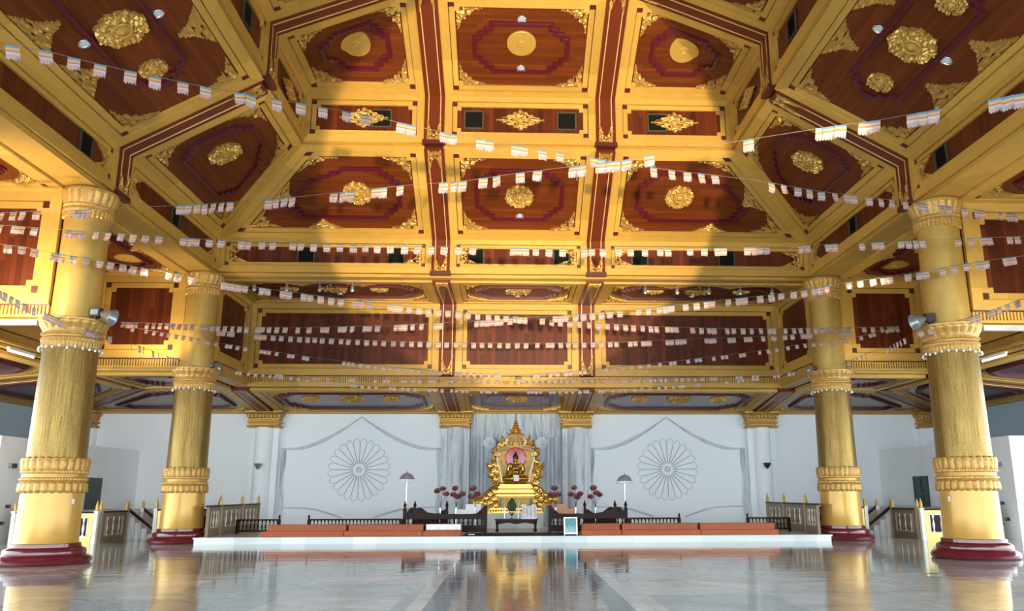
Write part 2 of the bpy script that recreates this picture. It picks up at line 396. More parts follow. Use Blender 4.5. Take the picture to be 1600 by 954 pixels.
def medallion_mesh(R, lobes, seed):
    key = ('med', round(R, 2), lobes, seed % 2)
    if key not in _orn:
        mb = MB(); nr, na = 15, 150
        def rad(a): return R*(.88 + .07*abs(math.cos(a*lobes/2)) + .035*math.cos(a*lobes*2+1) + .02*math.cos(a*lobes*4))
        for i in range(nr+1):
            f = i/nr
            for k in range(na):
                a = 2*PI*k/na; r = rad(a)*f
                z = .06 + .085*noise.noise(Vector((math.cos(a)*f*8.5, math.sin(a)*f*8.5, seed+R)))*(1 if f > .3 else .2) + .02*math.cos(a*lobes)*f*(1-f)*3
                mb.add([(r*math.cos(a), r*math.sin(a), max(.012, z + .04*(1-f)))])
        for i in range(nr):
            for k in range(na):
                j = (k+1) % na; mb.face([i*na+k, (i+1)*na+k, (i+1)*na+j, i*na+j])
        n = mb.add([(rad(2*PI*k/na)*math.cos(2*PI*k/na), rad(2*PI*k/na)*math.sin(2*PI*k/na), 0) for k in range(na)])
        for k in range(na): j = (k+1) % na; mb.face([nr*na+k, n+k, n+j, nr*na+j])
        _orn[key] = mb.mesh('medallion', 'carved')
    return _orn[key]
def hub_mesh(r):
    key = ('hub', round(r, 2))
    if key not in _orn:
        mb = MB(); mb.lathe([(r, .04), (r, .11), (r*.86, .125), (r*.8, .105), (r*.5, .12), (r*.42, .135), (r*.2, .14), (r*.16, .16), (.005, .165)], 32)
        _orn[key] = mb.mesh('hub', 'disc', True)
    return _orn[key]
def disc_mesh(r):
    key = ('disc', round(r, 2))
    if key not in _orn:
        mb = MB(); mb.lathe([(r, 0), (r, .05), (r*.96, .065), (r*.3, .075), (r*.26, .095), (r*.16, .1), (r*.14, .085), (r*.06, .09), (.004, .12)], 48)
        _orn[key] = mb.mesh('medallion', 'disc')
    return _orn[key]
def vent_mesh(w, h):
    key = ('vent', round(w, 2), round(h, 2))
    if key not in _orn:
        mb = MB(); mb.ring([(-w/2,-h/2),(w/2,-h/2),(w/2,h/2),(-w/2,h/2)], [(-w/2+.05,-h/2+.05),(w/2-.05,-h/2+.05),(w/2-.05,h/2-.05),(-w/2+.05,h/2-.05)], 0, .045, 1)
        n = mb.add([(-w/2+.04,-h/2+.04,.004),(w/2-.04,-h/2+.04,.004),(w/2-.04,h/2-.04,.004),(-w/2+.04,h/2-.04,.004)]); mb.face([n, n+1, n+2, n+3], 0)
        k = 9
        for i in range(k):
            y = -h/2+.07 + (h-.14)*i/(k-1); n = mb.add([(-w/2+.05,y-.012,.006),(w/2-.05,y-.012,.006),(w/2-.05,y+.012,.03),(-w/2+.05,y+.012,.03)]); mb.face([n, n+1, n+2, n+3], 0)
        _orn[key] = mb.mesh('vent', ['vent', 'vent_frame'])
    return _orn[key]
def diamond_mesh(w, h):
    key = ('dia', round(w, 2), round(h, 2))
    if key not in _orn:
        def ins(x, y):
            u, v = abs(2*x-1), abs(2*y-1); return 1 - (u**.95 + v**.95) + .05*math.cos(26*u)
        _orn[key] = relief(ins, 34, lambda x, y: ((x-.5)*w, (y-.5)*h), 4, .05, .03, 12, .3).mesh('diamond_ornament', 'carved')
    return _orn[key]
def crown_mesh(w, l):
    """V shaped carved ornament at the end of a rib, base on local y=0, tips towards +y"""
    key = ('crown', round(w, 2), round(l, 2))
    if key not in _orn:
        def ins(x, y):
            u = abs(2*x-1); return .22 + .78*u**1.6 + .04*math.cos(20*y) - y if u > .1 else .22-y
        _orn[key] = relief(ins, 22, lambda x, y: ((x-.5)*w, y*l), 6, .04, .02, 7, .2).mesh('end_ornament', 'carved')
    return _orn[key]

# ------------------------------------------------------------------ coffer panels
def frame_axes(pts, hint, along):
    pts = [Vector(p) for p in pts]; c = sum(pts, Vector())/len(pts)
    n = Vector()
    for i in range(len(pts)): n += (pts[i]-c).cross(pts[(i+1) % len(pts)]-c)
    n.normalize()
    if n.dot(Vector(hint)) < 0: n = -n; pts = pts[::-1]
    eu = Vector(along); eu = (eu - n*eu.dot(n)).normalized(); ev = n.cross(eu)
    Mx = Matrix(((eu.x, ev.x, n.x, c.x), (eu.y, ev.y, n.y, c.y), (eu.z, ev.z, n.z, c.z), (0, 0, 0, 1)))
    inv = Mx.inverted(); poly = [Vector((inv @ p)[:2]) for p in pts]
    return Mx, inv, poly
def frame_part(poly, w1, w2, h1=.11, h2=.065):
    mb = MB(); g = .018
    P1, P2, P3 = inset(poly, w1), inset(poly, w1+g), inset(poly, w1+g+w2)
    mb.ring(poly, P1, 0, h1); mb.ring(P2, P3, 0, h2); mb.ring(P1, P2, .0, .02, 1)
    k = len(poly)
    for i in range(k):
        p = P2[i]; a = (P2[i-1]-p).normalized(); b = (P2[(i+1) % k]-p).normalized(); sn = max(.55, abs(a.x*b.y-a.y*b.x)); s = w2/sn
        mb.prism([p, p+b*s, p+(a+b)*s, p+a*s], 0, h2+.004, 1)
        q = p+(a+b)*s*.98
        mb.prism([q, q+b*s*.9, q+(a+b)*s*.9, q+a*s*.9], 0, h2-.006, 0)
    return mb
def uv_frame(poly):
    """planks of the frame run along the nearest edge"""
    ed = [(Vector(poly[i]), (Vector(poly[(i+1) % len(poly)])-Vector(poly[i])).normalized()) for i in range(len(poly))]
    return ed
def panel(label, pts, hint, along=(1, 0, 0), w1=.28, w2=.16, mat='wood', plankv=False, mould=None, medals=(), disc=(), orn=0, mids=(), vents=(), dia=None,
          name='ceiling_panel', cat='ceiling panel', group=None, skip_orn=(), ends=0):
    Mx, inv, poly = frame_axes(pts, hint, along)
    root = thing(name, label, cat, Mx, group=group)
    def loc2(p): q = inv @ Vector(p); return q.x, q.y
    bm = MB(); bp_ = inset(poly, w1*.4); k = len(bp_)
    n = bm.add([(*p, .0) for p in bp_]); bm.face([n+i for i in range(k)])
    parts = []
    parts.append(bm.build('board', mat, root, uvfn=(lambda v, f: (v.y, v.x)) if plankv else None))
    fm = frame_part(poly, w1, w2)
    ed = uv_frame(poly); fo = []
    fuv = {}
    for pi, f in enumerate(fm.f):
        c = sum((fm.v[i] for i in f), Vector())/len(f); c2 = Vector((c.x, c.y))
        best = min(range(len(ed)), key=lambda e: abs((c2-ed[e][0]).x*-ed[e][1].y + (c2-ed[e][0]).y*ed[e][1].x)); fuv[pi] = best
    def fuvf(v, pi):
        a, t = ed[fuv[pi]]; d = Vector((v.x, v.y))-a; return (d.dot(t)+fuv[pi]*3.1, -d.x*t.y+d.y*t.x + .1 + fuv[pi]*.9)
    parts.append(fm.build('frame', ['gold', 'dark'], root, uvfn=fuvf))
    inn = w1+w2+.02
    if mould:
        d, c = mould; mw = .115
        mb = MB(); A, B, C_ = stepped(poly, inn+d, c), stepped(poly, inn+d+mw*.45, c), stepped(poly, inn+d+mw, c)
        mb.ring(A, B, 0, .05); mb.ring(B, C_, 0, .09); parts.append(mb.build('moulding', 'maroon', root))
    for (p, r, lob) in medals:
        u, v = loc2(p); me = inst('medallion', medallion_mesh(r, lob, 1), root, T(u, v, .0) @ RZ(.2))
        inst('hub', hub_mesh(r*.4), me)
    for (p, r) in disc:
        u, v = loc2(p); inst('medallion', disc_mesh(r), root, T(u, v, 0))
    if orn:
        Q = inset(poly, inn+.04)
        for i in range(len(Q)):
            if i in skip_orn: continue
            p = Q[i]; a = (Q[i-1]-p).normalized(); b = (Q[(i+1) % len(Q)]-p).normalized()
            ang = math.acos(max(-1, min(1, a.dot(b)))); s = orn*(1.25 if ang < 1.2 else 1)
            s = min(s, .46*min((Q[i-1]-p).length, (Q[(i+1) % len(Q)]-p).length))
            inst('corner_ornament', corner_mesh(ang, s, i), root, T(p.x, p.y, 0) @ RZ(math.atan2(b.y, b.x)))
    if ends:
        Q = inset(poly, inn+.01); k4 = sorted(range(4), key=lambda i: (Q[i]-Q[(i+1) % 4]).length)[:2]
        for i in k4:
            a, b = Q[i], Q[(i+1) % 4]; t = (b-a).normalized(); c_ = (a+b)/2
            inst('end_ornament', crown_mesh((b-a).length, ends), root, T(c_.x, c_.y, 0) @ RZ(math.atan2(t.y, t.x)))
    for (i, f, w, h) in mids:
        Q = inset(poly, inn+.02)
        # edge nearest to given world direction index
        a, b = Q[i % len(Q)], Q[(i+1) % len(Q)]; t = (b-a).normalized(); p = a + (b-a)*f
        inst('edge_ornament', mid_mesh(w, h), root, T(p.x, p.y, 0) @ RZ(math.atan2(t.y, t.x)))
    for (p, w, h) in vents:
        u, v = loc2(p); inst('vent', vent_mesh(w, h), root, T(u, v, .004))
    if dia:
        for (p, w, h) in dia:
            u, v = loc2(p); e = inst('diamond_ornament', diamond_mesh(w, h), root, T(u, v, .03)); inst('hub', hub_mesh(h*.17), e, T(0, 0, -.02))
    return root
def edge_index(pts, hint, along, mid):
    """index of the panel edge whose midpoint lies nearest to a world point"""
    Mx, inv, poly = frame_axes(pts, hint, along); q = inv @ Vector(mid)
    return min(range(len(poly)), key=lambda i: ((poly[i]+poly[(i+1) % len(poly)])/2 - Vector((q.x, q.y))).length)
# ------------------------------------------------------------------ hall dimensions (metres)
XN, YB, ZB0, ZB1 = 10.2, 26.92, 8.78, 10.05          # lower frieze
X1, Y1, Z1A, Z1B = 6.73, 23.45, 12.0, 13.65           # upper frieze
XC, HW = 2.665, .30                                    # long ribs
YR, YQ = 19.7, 11.65                                   # cross ribs
YW, ZF0, ZF1 = 30.7, 5.8, 8.64                         # hanging rear fascia
XA, YP0, YP1 = 14.0, 19.0, 26.8                        # aisle pits
YBACK, XW, XBOX = 35.3, 19.0, 15.8
XI, XO = XC-HW, XC+HW
def z2(d): return ZB1 + d*(Z1A-ZB1)/(XN-X1)
def z1(d): return Z1B + .4*d
ZT = z1(X1-XO)
def zlow(x, y): return 5.40 - .5*max((y-YW)/4.6, (abs(x)-XA)/5.0, 0)
DOWN = (0, 0, -1)

# upper vault --------------------------------------------------------------
C3 = [(-XI, Y1, Z1B), (XI, Y1, Z1B), (XI, YR+HW, z1(Y1-YR-HW)), (-XI, YR+HW, z1(Y1-YR-HW))]
panel('red board coffer with a plain gold disc between two downlights, top centre of the ceiling', C3, DOWN, mould=(.48, .5),
      disc=[((0, 21.56, z1(1.89)), .43)], orn=.85)
def bend_panel(root, zf, cx, cy, cz, cp, cd):
    pl_n = Vector((-cd[1], cd[0], 0))
    def rec(o, mw):
        w = mw @ o.matrix_basis if o is not root else Matrix.Identity(4)
        if o.type == 'MESH':
            me = o.data.copy(); me.transform(w); bm = bmesh.new(); bm.from_mesh(me)
            # crease in local coordinates (u = X-cx, v = cy-Y)
            bmesh.ops.bisect_plane(bm, geom=bm.verts[:]+bm.edges[:]+bm.faces[:], plane_co=(cp[0]-cx, cy-cp[1], 0), plane_no=(pl_n.x, -pl_n.y, 0))
            for v in bm.verts: v.co.z -= zf(cx+v.co.x, cy-v.co.y) - cz
            bm.to_mesh(me); bm.free(); o.data = me
        for c in list(o.children): rec(c, w)
        if o is not root: o.matrix_basis = Matrix.Identity(4)
    rec(root, Matrix.Identity(4))
for s in (-1, 1):
    a, b = sorted((s*X1, s*XO)); cz = 14.0
    pts = [(a, Y1, cz), (b, Y1, cz), (b, YR+HW, cz), (a, YR+HW, cz)]
    zf = lambda x, y: Z1B + .4*min(X1-abs(x), Y1-y)
    r = panel('folded corner coffer with a bent gold disc, upper vault, %s of the top centre coffer' % SIDE[s], pts, DOWN,
              mould=(.42, .45), disc=[((s*4.85, 21.64, cz), .43)], orn=.85)
    bend_panel(r, zf, (a+b)/2, (Y1+YR+HW)/2, cz, (s*X1, Y1), (s*1., 1.))
    P = [(s*X1, YR-HW, Z1B), (s*XO, YR-HW, ZT), (s*XO, YQ+HW, ZT), (s*X1, YQ+HW, Z1B)]
    panel('steep coffer of the upper vault beyond the cross rib, cut by the top edge of the photo on the %s' % SIDE[s], P, DOWN, (0, 1, 0), orn=.85, mould=(.5, .5))
    # upper frieze, side
    F = [(s*X1, YR+HW, Z1A), (s*X1, Y1-.13, Z1A), (s*X1, Y1-.13, Z1B), (s*X1, YR+HW, Z1B)]
    panel('narrow foreshortened frieze panel with a gilded diamond, upper frieze, %s end' % SIDE[s], F, (-s, 0, 0), (0, 1, 0), .24, .13, 'wood_side', plankv=True,
          dia=[((s*X1, 21.7, 12.82), 1.5, .62)], name='frieze_panel', cat='frieze panel')
    F = [(s*X1, YQ+HW, Z1A), (s*X1, YR-HW, Z1A), (s*X1, YR-HW, Z1B), (s*X1, YQ+HW, Z1B)]
    panel('foreshortened frieze panel with a black vent at the top edge of the photo, %s side' % SIDE[s], F, (-s, 0, 0), (0, 1, 0), .24, .13, 'wood_side', plankv=True,
          vents=[((s*X1, 17.9, 12.82), .62, .62)], dia=[((s*X1, 15.5, 12.82), 1.5, .62)], name='frieze_panel', cat='frieze panel')
    # lower vault, side
    P = [(s*XN, YB, ZB1), (s*X1, Y1, Z1A), (s*X1, YR+HW, Z1A), (s*XN, YR+HW, ZB1)]
    panel('dark sloping coffer with a scalloped medallion beside the diagonal hip, %s side of the lower vault' % SIDE[s], P, DOWN, (0, 1, 0),
          mould=(.42, .45), medals=[((s*8.49, 22.04, z2(XN-8.49)), .52, 8)], orn=.95)
    P = [(s*XN, YR-HW, ZB1), (s*X1, YR-HW, Z1A), (s*X1, YQ+HW, Z1A), (s*XN, YQ+HW, ZB1)]
    ei = edge_index(P, DOWN, (0, 1, 0), (s*XN, 15.6, ZB1)); ej = edge_index(P, DOWN, (0, 1, 0), (s*X1, 15.6, Z1A))
    panel('large near coffer with one big and two small medallions, upper %s corner of the photo' % SIDE[s], P, DOWN, (0, 1, 0),
          mould=(.82, .6), medals=[((s*8.48, 15.63, z2(XN-8.48)), .57, 8), ((s*8.5, 17.25, z2(XN-8.5)), .33, 12), ((s*8.5, 14.03, z2(XN-8.5)), .33, 12)],
          orn=1.0, mids=[(ei, .36, 1.5, .7), (ei, .64, 1.5, .7), (ej, .36, 1.5, .7), (ej, .64, 1.5, .7)])
    # lower frieze, side
    F = [(s*XN, YR+HW, ZB0), (s*XN, YB-.13, ZB0), (s*XN, YB-.13, ZB1), (s*XN, YR+HW, ZB1)]
    panel('long side frieze panel with a black vent, between the two %s hand columns' % SIDE[s], F, (-s, 0, 0), (0, 1, 0), .23, .11, 'wood_side', plankv=True,
          vents=[((s*XN, 23.2, 9.42), .58, .58)], ends=.62, name='frieze_panel', cat='frieze panel')
    F = [(s*XN, YQ+HW, ZB0), (s*XN, YR-HW, ZB0), (s*XN, YR-HW, ZB1), (s*XN, YQ+HW, ZB1)]
    panel('near side frieze panel with a black vent, in front of the nearer %s hand column' % SIDE[s], F, (-s, 0, 0), (0, 1, 0), .23, .11, 'wood_side', plankv=True,
          vents=[((s*XN, 18.0, 9.42), .58, .58), ((s*XN, 13.4, 9.42), .58, .58)], ends=.62, name='frieze_panel', cat='frieze panel')
# upper frieze, rear
zm = (Z1A+Z1B)/2
panel('frieze panel with a gilded diamond between two black vents, centre of the upper frieze', [(-XI, Y1, Z1A), (XI, Y1, Z1A), (XI, Y1, Z1B), (-XI, Y1, Z1B)], (0, -1, 0), w1=.24, w2=.14,
      mat='wood_side', plankv=True, vents=[((-1.45, Y1, zm), .62, .62), ((1.45, Y1, zm), .62, .62)], dia=[((0, Y1, zm), 1.5, .66)], name='frieze_panel', cat='frieze panel')
for s in (-1, 1):
    panel('frieze panel with a gilded diamond partly over a black vent, upper frieze, %s of centre' % SIDE[s],
          [(s*XO, Y1, Z1A), (s*(X1-.02), Y1, Z1A), (s*(X1-.02), Y1, Z1B), (s*XO, Y1, Z1B)], (0, -1, 0), w1=.24, w2=.14, mat='wood_side', plankv=True,
          vents=[((s*4.3, Y1, zm), .62, .62)], dia=[((s*4.85, Y1, zm), 1.5, .66)], name='frieze_panel', cat='frieze panel')
# lower vault, rear
panel('red board coffer with a scalloped medallion and one downlight, centre of the lower vault', [(-XI, YB, ZB1), (XI, YB, ZB1), (XI, Y1, Z1A), (-XI, Y1, Z1A)], DOWN,
      mould=(.45, .5), medals=[((0, 25.22, z2(1.7)), .50, 8)], orn=.9)
for s in (-1, 1):
    P = [(s*XO, YB, ZB1), (s*XN, YB, ZB1), (s*X1, Y1, Z1A), (s*XO, Y1, Z1A)]
    ei = edge_index(P, DOWN, (1, 0, 0), (s*6.5, YB, ZB1)); eh = edge_index(P, DOWN, (1, 0, 0), (s*8.4, 25.1, 11.1))
    panel('trapezoid coffer with a scalloped medallion and a slanted hip edge, lower vault, %s of centre' % SIDE[s], P, DOWN,
          mould=(.45, .5), medals=[((s*5.29, 25.17, z2(1.75)), .50, 8)], orn=.95, mids=[(ei, .45 if s < 0 else .55, 1.3, .42), (eh, .5, 1.5, .55)])
# lower frieze, rear
zn = (ZB0+ZB1)/2
panel('frieze panel with two black vents behind flag string, centre of the lower frieze', [(-XI, YB, ZB0), (XI, YB, ZB0), (XI, YB, ZB1), (-XI, YB, ZB1)], (0, -1, 0), w1=.23, w2=.11,
      mat='wood_side', plankv=True, vents=[((-1.48, YB, zn), .6, .6), ((1.48, YB, zn), .6, .6)], ends=.66, name='frieze_panel', cat='frieze panel')
for s in (-1, 1):
    panel('long frieze panel with two black vents, lower frieze, %s of centre' % SIDE[s],
          [(s*XO, YB, ZB0), (s*(XN-.02), YB, ZB0), (s*(XN-.02), YB, ZB1), (s*XO, YB, ZB1)], (0, -1, 0), w1=.23, w2=.11, mat='wood_side', plankv=True,
          vents=[((s*4.2, YB, zn), .6, .6), ((s*7.25, YB, zn), .6, .6)], ends=.66, name='frieze_panel', cat='frieze panel')
# flat ceiling behind the lower frieze
Z3 = 8.70; YS = YB+.42
panel('low flat coffer with a medallion and two downlights, behind the centre of the lower frieze', [(-XI, YS, Z3), (XI, YS, Z3), (XI, YW, Z3), (-XI, YW, Z3)], DOWN,
      mould=(.32, .45), medals=[((0, 28.75, Z3), .5, 8)], orn=.8)
for s in (-1, 1):
    P = [(s*XO, YS, Z3), (s*XN, YS, Z3), (s*XN, YW, Z3), (s*XO, YW, Z3)]
    ei = edge_index(P, DOWN, (1, 0, 0), (s*6.5, YS, Z3)); ej = edge_index(P, DOWN, (1, 0, 0), (s*6.5, YW, Z3))
    panel('long flat coffer with three medallions above the %s part of the rear fascia' % SIDE[s], P, DOWN,
          mould=(.32, .45), medals=[((s*6.6, 28.58, Z3), .5, 8), ((s*8.2, 28.58, Z3), .33, 12), ((s*5.0, 28.58, Z3), .33, 12)], orn=.85,
          mids=[(ei, .33, 1.2, .38), (ei, .67, 1.2, .38), (ej, .33, 1.2, .38), (ej, .67, 1.2, .38)])
    # side fascia between the rear fascia and the far column
    panel('narrow dark fascia panel turned sideways between the rear fascia and far %s column' % SIDE[s],
          [(s*XN, YS-.2, ZF0), (s*XN, YW-.16, ZF0), (s*XN, YW-.16, ZF1), (s*XN, YS-.2, ZF1)], (-s, 0, 0), (0, 1, 0), .24, .14, 'wood_side', plankv=True, name='fascia_panel', cat='fascia panel')
    # rear fascia
    panel('wide dark red board fascia panel, rear fascia, %s of centre' % SIDE[s], [(s*XO, YW, ZF0), (s*(XN-.02), YW, ZF0), (s*(XN-.02), YW, ZF1), (s*XO, YW, ZF1)], (0, -1, 0),
          w1=.27, w2=.15, mat='wood_side', plankv=True, name='fascia_panel', cat='fascia panel')
    # aisle pit: flat coffers, cross bulkheads, long fascia
    xa, xb = s*10.95, s*XA
    for (ya, yb, lb) in ((YP0+.3, YP1-.02, 'dark flat aisle coffer with a gold disc between the two %s columns'), (YQ, YP0-.02, 'flat aisle coffer at the %s edge of the photo, in front of the nearer column')):
        P = [(xa, ya, Z3), (xb, ya, Z3), (xb, yb, Z3), (xa, yb, Z3)]; far = ya > 15
        ei = edge_index(P, DOWN, (0, 1, 0), (xa, (ya+yb)/2, Z3))
        panel(lb % SIDE[s], P, DOWN, (0, 1, 0), mould=(.32, .42), disc=[((s*12.2, 24.87, Z3), .42)] if far else [((s*12.2, 17.2, Z3), .42)],
              medals=[((s*12.4, 22.9, Z3), .55, 8)] if far else [((s*12.4, 15.3, Z3), .55, 8)], orn=.8, mids=[(ei, .36, 1.1, .36), (ei, .64, 1.1, .36)])
    for (y, lb) in ((YP0, 'tall fascia panel above the cornice at the %s edge of photo, beside the nearer column'), (YP1, 'dark square fascia panel between the nearer and farther %s columns')):
        xe = s*11.05
        panel(lb % SIDE[s], [(xe, y, ZF0), (xb, y, ZF0), (xb, y, ZF1), (xe, y, ZF1)], (0, -1, 0), w1=.28, w2=.16, mat='wood_side', plankv=True, name='fascia_panel', cat='fascia panel')
    for (ya, yb, lb) in ((YP0+.3, YP1-.16, 'outer aisle fascia panel seen below the cornice, beyond the nearer %s column'), (YQ, YP0-.16, 'outer aisle fascia panel in front of the nearer %s column, beyond the photo edge')):
        panel(lb % SIDE[s], [(xb, ya, ZF0), (xb, yb, ZF0), (xb, yb, ZF1), (xb, ya, ZF1)], (-s, 0, 0), (0, 1, 0), .28, .16, 'wood_side', plankv=True, name='fascia_panel', cat='fascia panel')
panel('dark red board fascia panel in the middle of the rear fascia above the shrine', [(-XI, YW, ZF0), (XI, YW, ZF0), (XI, YW, ZF1), (-XI, YW, ZF1)], (0, -1, 0), w1=.27, w2=.15,
      mat='wood_side', plankv=True, name='fascia_panel', cat='fascia panel')
# low outer ceiling
def lowpts(L): return [(x, y, zlow(x, y)) for x, y in L]
YE = YBACK-.02
panel('low coffer with one gold medallion and two downlights directly above the shrine', lowpts([(-XI, YW+.25, ), (XI, YW+.25), (XI, YE), (-XI, YE)]), DOWN, mat='wood_low',
      mould=(.4, .45), medals=[((0, 32.6, zlow(0, 32.6)), .47, 8)], orn=.8)
for s in (-1, 1):
    P = lowpts([(s*XO, YW+.25), (s*10.1, YW+.25), (s*10.1, YE), (s*XO, YE)])
    ei = edge_index(P, DOWN, (1, 0, 0), (s*6.5, YE, 4.9))
    panel('low coffer with three gold medallions above the %s wheel pattern wall' % SIDE[s], P, DOWN, mat='wood_low', mould=(.25, .6),
          medals=[((s*6.58, 32.67, zlow(0, 32.67)), .5, 8), ((s*8.2, 32.7, zlow(0, 32.7)), .33, 12), ((s*4.98, 32.65, zlow(0, 32.65)), .33, 12)], orn=.9,
          mids=[(ei, .33, 1.4, .34), (ei, .67, 1.4, .34)])
    panel('small flat low coffer behind the far %s column' % SIDE[s], [(s*10.75, 27.1, 5.4), (s*XA, 27.1, 5.4), (s*XA, YW, 5.4), (s*10.75, YW, 5.4)], DOWN, mat='wood_low', mould=(.15, .4), orn=.6)
    panel('low sloping coffer near the rear wall, beyond the far %s column' % SIDE[s], lowpts([(s*10.75, YW+.05), (s*XA, YW+.05), (s*(XA+4.95), YE), (s*10.75, YE)]), DOWN, mat='wood_low', mould=(.32, .45),
          medals=[((s*13.1, 33.2, zlow(13.1, 33.2)), .4, 8)], orn=.7)
    panel('low side coffer between far corner and nearer %s column' % SIDE[s], lowpts([(s*(XA+.25), 27.15), (s*(XA+.25), YW), (s*(XW-.05), YE), (s*(XW-.05), 27.15)]), DOWN, (0, 1, 0), mat='wood_low', mould=(.32, .45), orn=.7)
    panel('low side coffer with maroon moulding outside the aisle, behind the nearer %s column' % SIDE[s], lowpts([(s*(XA+.25), YP0+.3), (s*(XA+.25), 26.55), (s*(XW-.05), 26.55), (s*(XW-.05), YP0+.3)]), DOWN, (0, 1, 0), mat='wood_low',
          mould=(.32, .45), medals=[((s*16.5, 23.0, zlow(16.5, 23)), .5, 8)], orn=.9)

# ------------------------------------------------------------------ ribs
def rib(label, segs, w=.58, group=None, crowns=True, cap=True, lines=True):
    root = thing('ceiling_rib', label, 'ceiling rib', loc=segs[0][0], group=group); o = Vector(segs[0][0])
    for si, (p, q, n) in enumerate(segs):
        p, q, n = Vector(p)-o, Vector(q)-o, Vector(n).normalized(); t = (q-p).normalized(); n = (n - t*n.dot(t)).normalized(); L = (q-p).length; sd = n.cross(t)
        Mx = Matrix(((sd.x, t.x, n.x, p.x), (sd.y, t.y, n.y, p.y), (sd.z, t.z, n.z, p.z), (0, 0, 0, 1)))
        mb = MB(); mb.box(-w/2, w/2, -.04, L+.04, -.06, .13); mb.box(-w/2-.02, -w/2+.05, -.02, L+.02, 0, .15); mb.box(w/2-.05, w/2+.02, -.02, L+.02, 0, .15)
        e = mb.build('rib_board', 'rib', root, uvfn=lambda v, f: (v.y, v.x+.3)); e.matrix_basis = Mx
        if lines:
            for k in (-1, 1):
                lb = MB(); a = k*(w/2-.105); lb.box(a-.014, a+.014, .02, L-.02, .12, .15); g = lb.build('gold_line', 'line', root); g.matrix_basis = Mx
        if crowns:
            if si == 0: inst('end_ornament', crown_mesh(w-.14, min(.9, L*.4)), root, Mx @ T(0, .06, .13))
            if si == len(segs)-1: inst('end_ornament', crown_mesh(w-.14, min(.8, L*.5)), root, Mx @ T(0, L-.06, .13) @ RZ(PI))
        if cap and si == len(segs)-1:
            cb = MB(); cb.box(-w/2-.06, w/2+.06, L-.07, L+.06, -.05, .2); c = cb.build('end_cap', 'dark', root); c.matrix_basis = Mx
    return root
BK = (0, -1, 0)
for s in (-1, 1):
    x = s*XC; nx = (-s, 0, 0)
    rib('dark red rib with gold lines, upper vault and frieze, %s of the top centre coffer' % SIDE[s], [((x, YR, z1(Y1-YR)), (x, Y1, Z1B), DOWN), ((x, Y1, Z1B), (x, Y1, Z1A), BK)])
    rib('dark red rib with gold lines, lower vault and frieze, %s of centre' % SIDE[s], [((x, Y1+.1, z2(YB-Y1-.1)), (x, YB, ZB1), DOWN), ((x, YB, ZB1), (x, YB, ZB0), BK)])
    rib('dark rib dividing rear fascia and flat ceiling above it, %s of centre' % SIDE[s], [((x, YS-.1, Z3), (x, YW, Z3), DOWN), ((x, YW, Z3), (x, YW, ZF0), BK)], cap=False)
    rib('low rib running back to the gilded wall capital %s of the shrine' % SIDE[s], [((x, YW+.2, zlow(0, YW+.2)), (x, YE, zlow(0, YE)), DOWN)], cap=False, crowns=False)
    rib('low rib running back to the outer gilded wall capital on the %s' % SIDE[s], [((s*10.42, YW+.2, 5.38), (s*10.55, YE, zlow(0, YE)), DOWN)], cap=False, crowns=False)
    rib('low diagonal rib in the rear corner beyond the far %s column' % SIDE[s], [((s*(XA+.1), YW, 5.4), (s*(XW-.05), YE, 4.9), DOWN)], w=.5, cap=False, crowns=False, lines=False)
    rib('low cross rib outside the aisle, behind the far %s column line' % SIDE[s], [((s*(XA+.1), 26.85, 5.4), (s*(XW-.05), 26.85, 4.9), DOWN)], w=.5, cap=False, crowns=False)
    rib('sloping cross rib with gold lines, upper vault and frieze, %s side' % SIDE[s], [((s*XO, YR, z1(X1-XO)), (s*X1, YR, Z1B), DOWN), ((s*X1, YR, Z1B), (s*X1, YR, Z1A), nx)])
    rib('sloping cross rib with gold lines, lower vault, ending at nearer %s column' % SIDE[s], [((s*(X1+.1), YR, z2(XN-X1-.1)), (s*XN, YR, ZB1), DOWN), ((s*XN, YR, ZB1), (s*XN, YR, ZB0), nx)])

# ------------------------------------------------------------------ shell, soffits, cornices (the setting)
def sbox(name, x0, x1, y0, y1, z0, z1_, mat, **k):
    mb = MB(); mb.box(x0, x1, y0, y1, z0, z1_); return struct(mb.build(name, mat, **k))
YF = -4.0
mb = MB()
mb.box(-20.2, 20.2, YF-.1, 36.2, 16.0, 16.4)
for s in (-1, 1): mb.box(*sorted((s*19.6, s*20.0)), YF-.1, 36.0, 5.05, 16.0)
mb.box(-20, 20, 35.75, 36.1, 5.0, 16.0)
pro = [(14.3, 5.5), (14.3, 8.95), (10.6, 8.95), (10.45, 10.1), (6.95, 12.2), (6.95, 13.8), (3.0, 15.4), (0, 15.45)]
for s in (-1, 1):
    for i in range(len(pro)-1):
        (xa, za), (xb, zb) = pro[i], pro[i+1]
        n = mb.add([(s*xa, YQ-.3, za), (s*xb, YQ-.3, zb), (s*xb, YF, zb), (s*xa, YF, za)]); mb.face([n, n+1, n+2, n+3])
        n = mb.add([(s*xa, YF, za), (s*xb, YF, zb), (s*xb, YF, 16.1), (s*xa, YF, 16.1)]); mb.face([n, n+1, n+2, n+3])
    n = mb.add([(s*14.3, YF, 5.5), (s*19.8, YF, 5.0), (s*19.8, YF, 16.1), (s*14.3, YF, 16.1)]); mb.face([n, n+1, n+2, n+3])
mb.box(-14.3, 14.3, YF-.2, YF, 6.8, 16.1)
struct(mb.build('ceiling', 'wood'))
mb = MB(); n = mb.add([(-XO, YQ, ZT+.03), (XO, YQ, ZT+.03), (XO, YR+.2, ZT+.03), (-XO, YR+.2, ZT+.03)]); mb.face([n, n+1, n+2, n+3])
struct(mb.build('ceiling', 'wood'))
mb = MB()                                             # outer low ceiling towards the camera
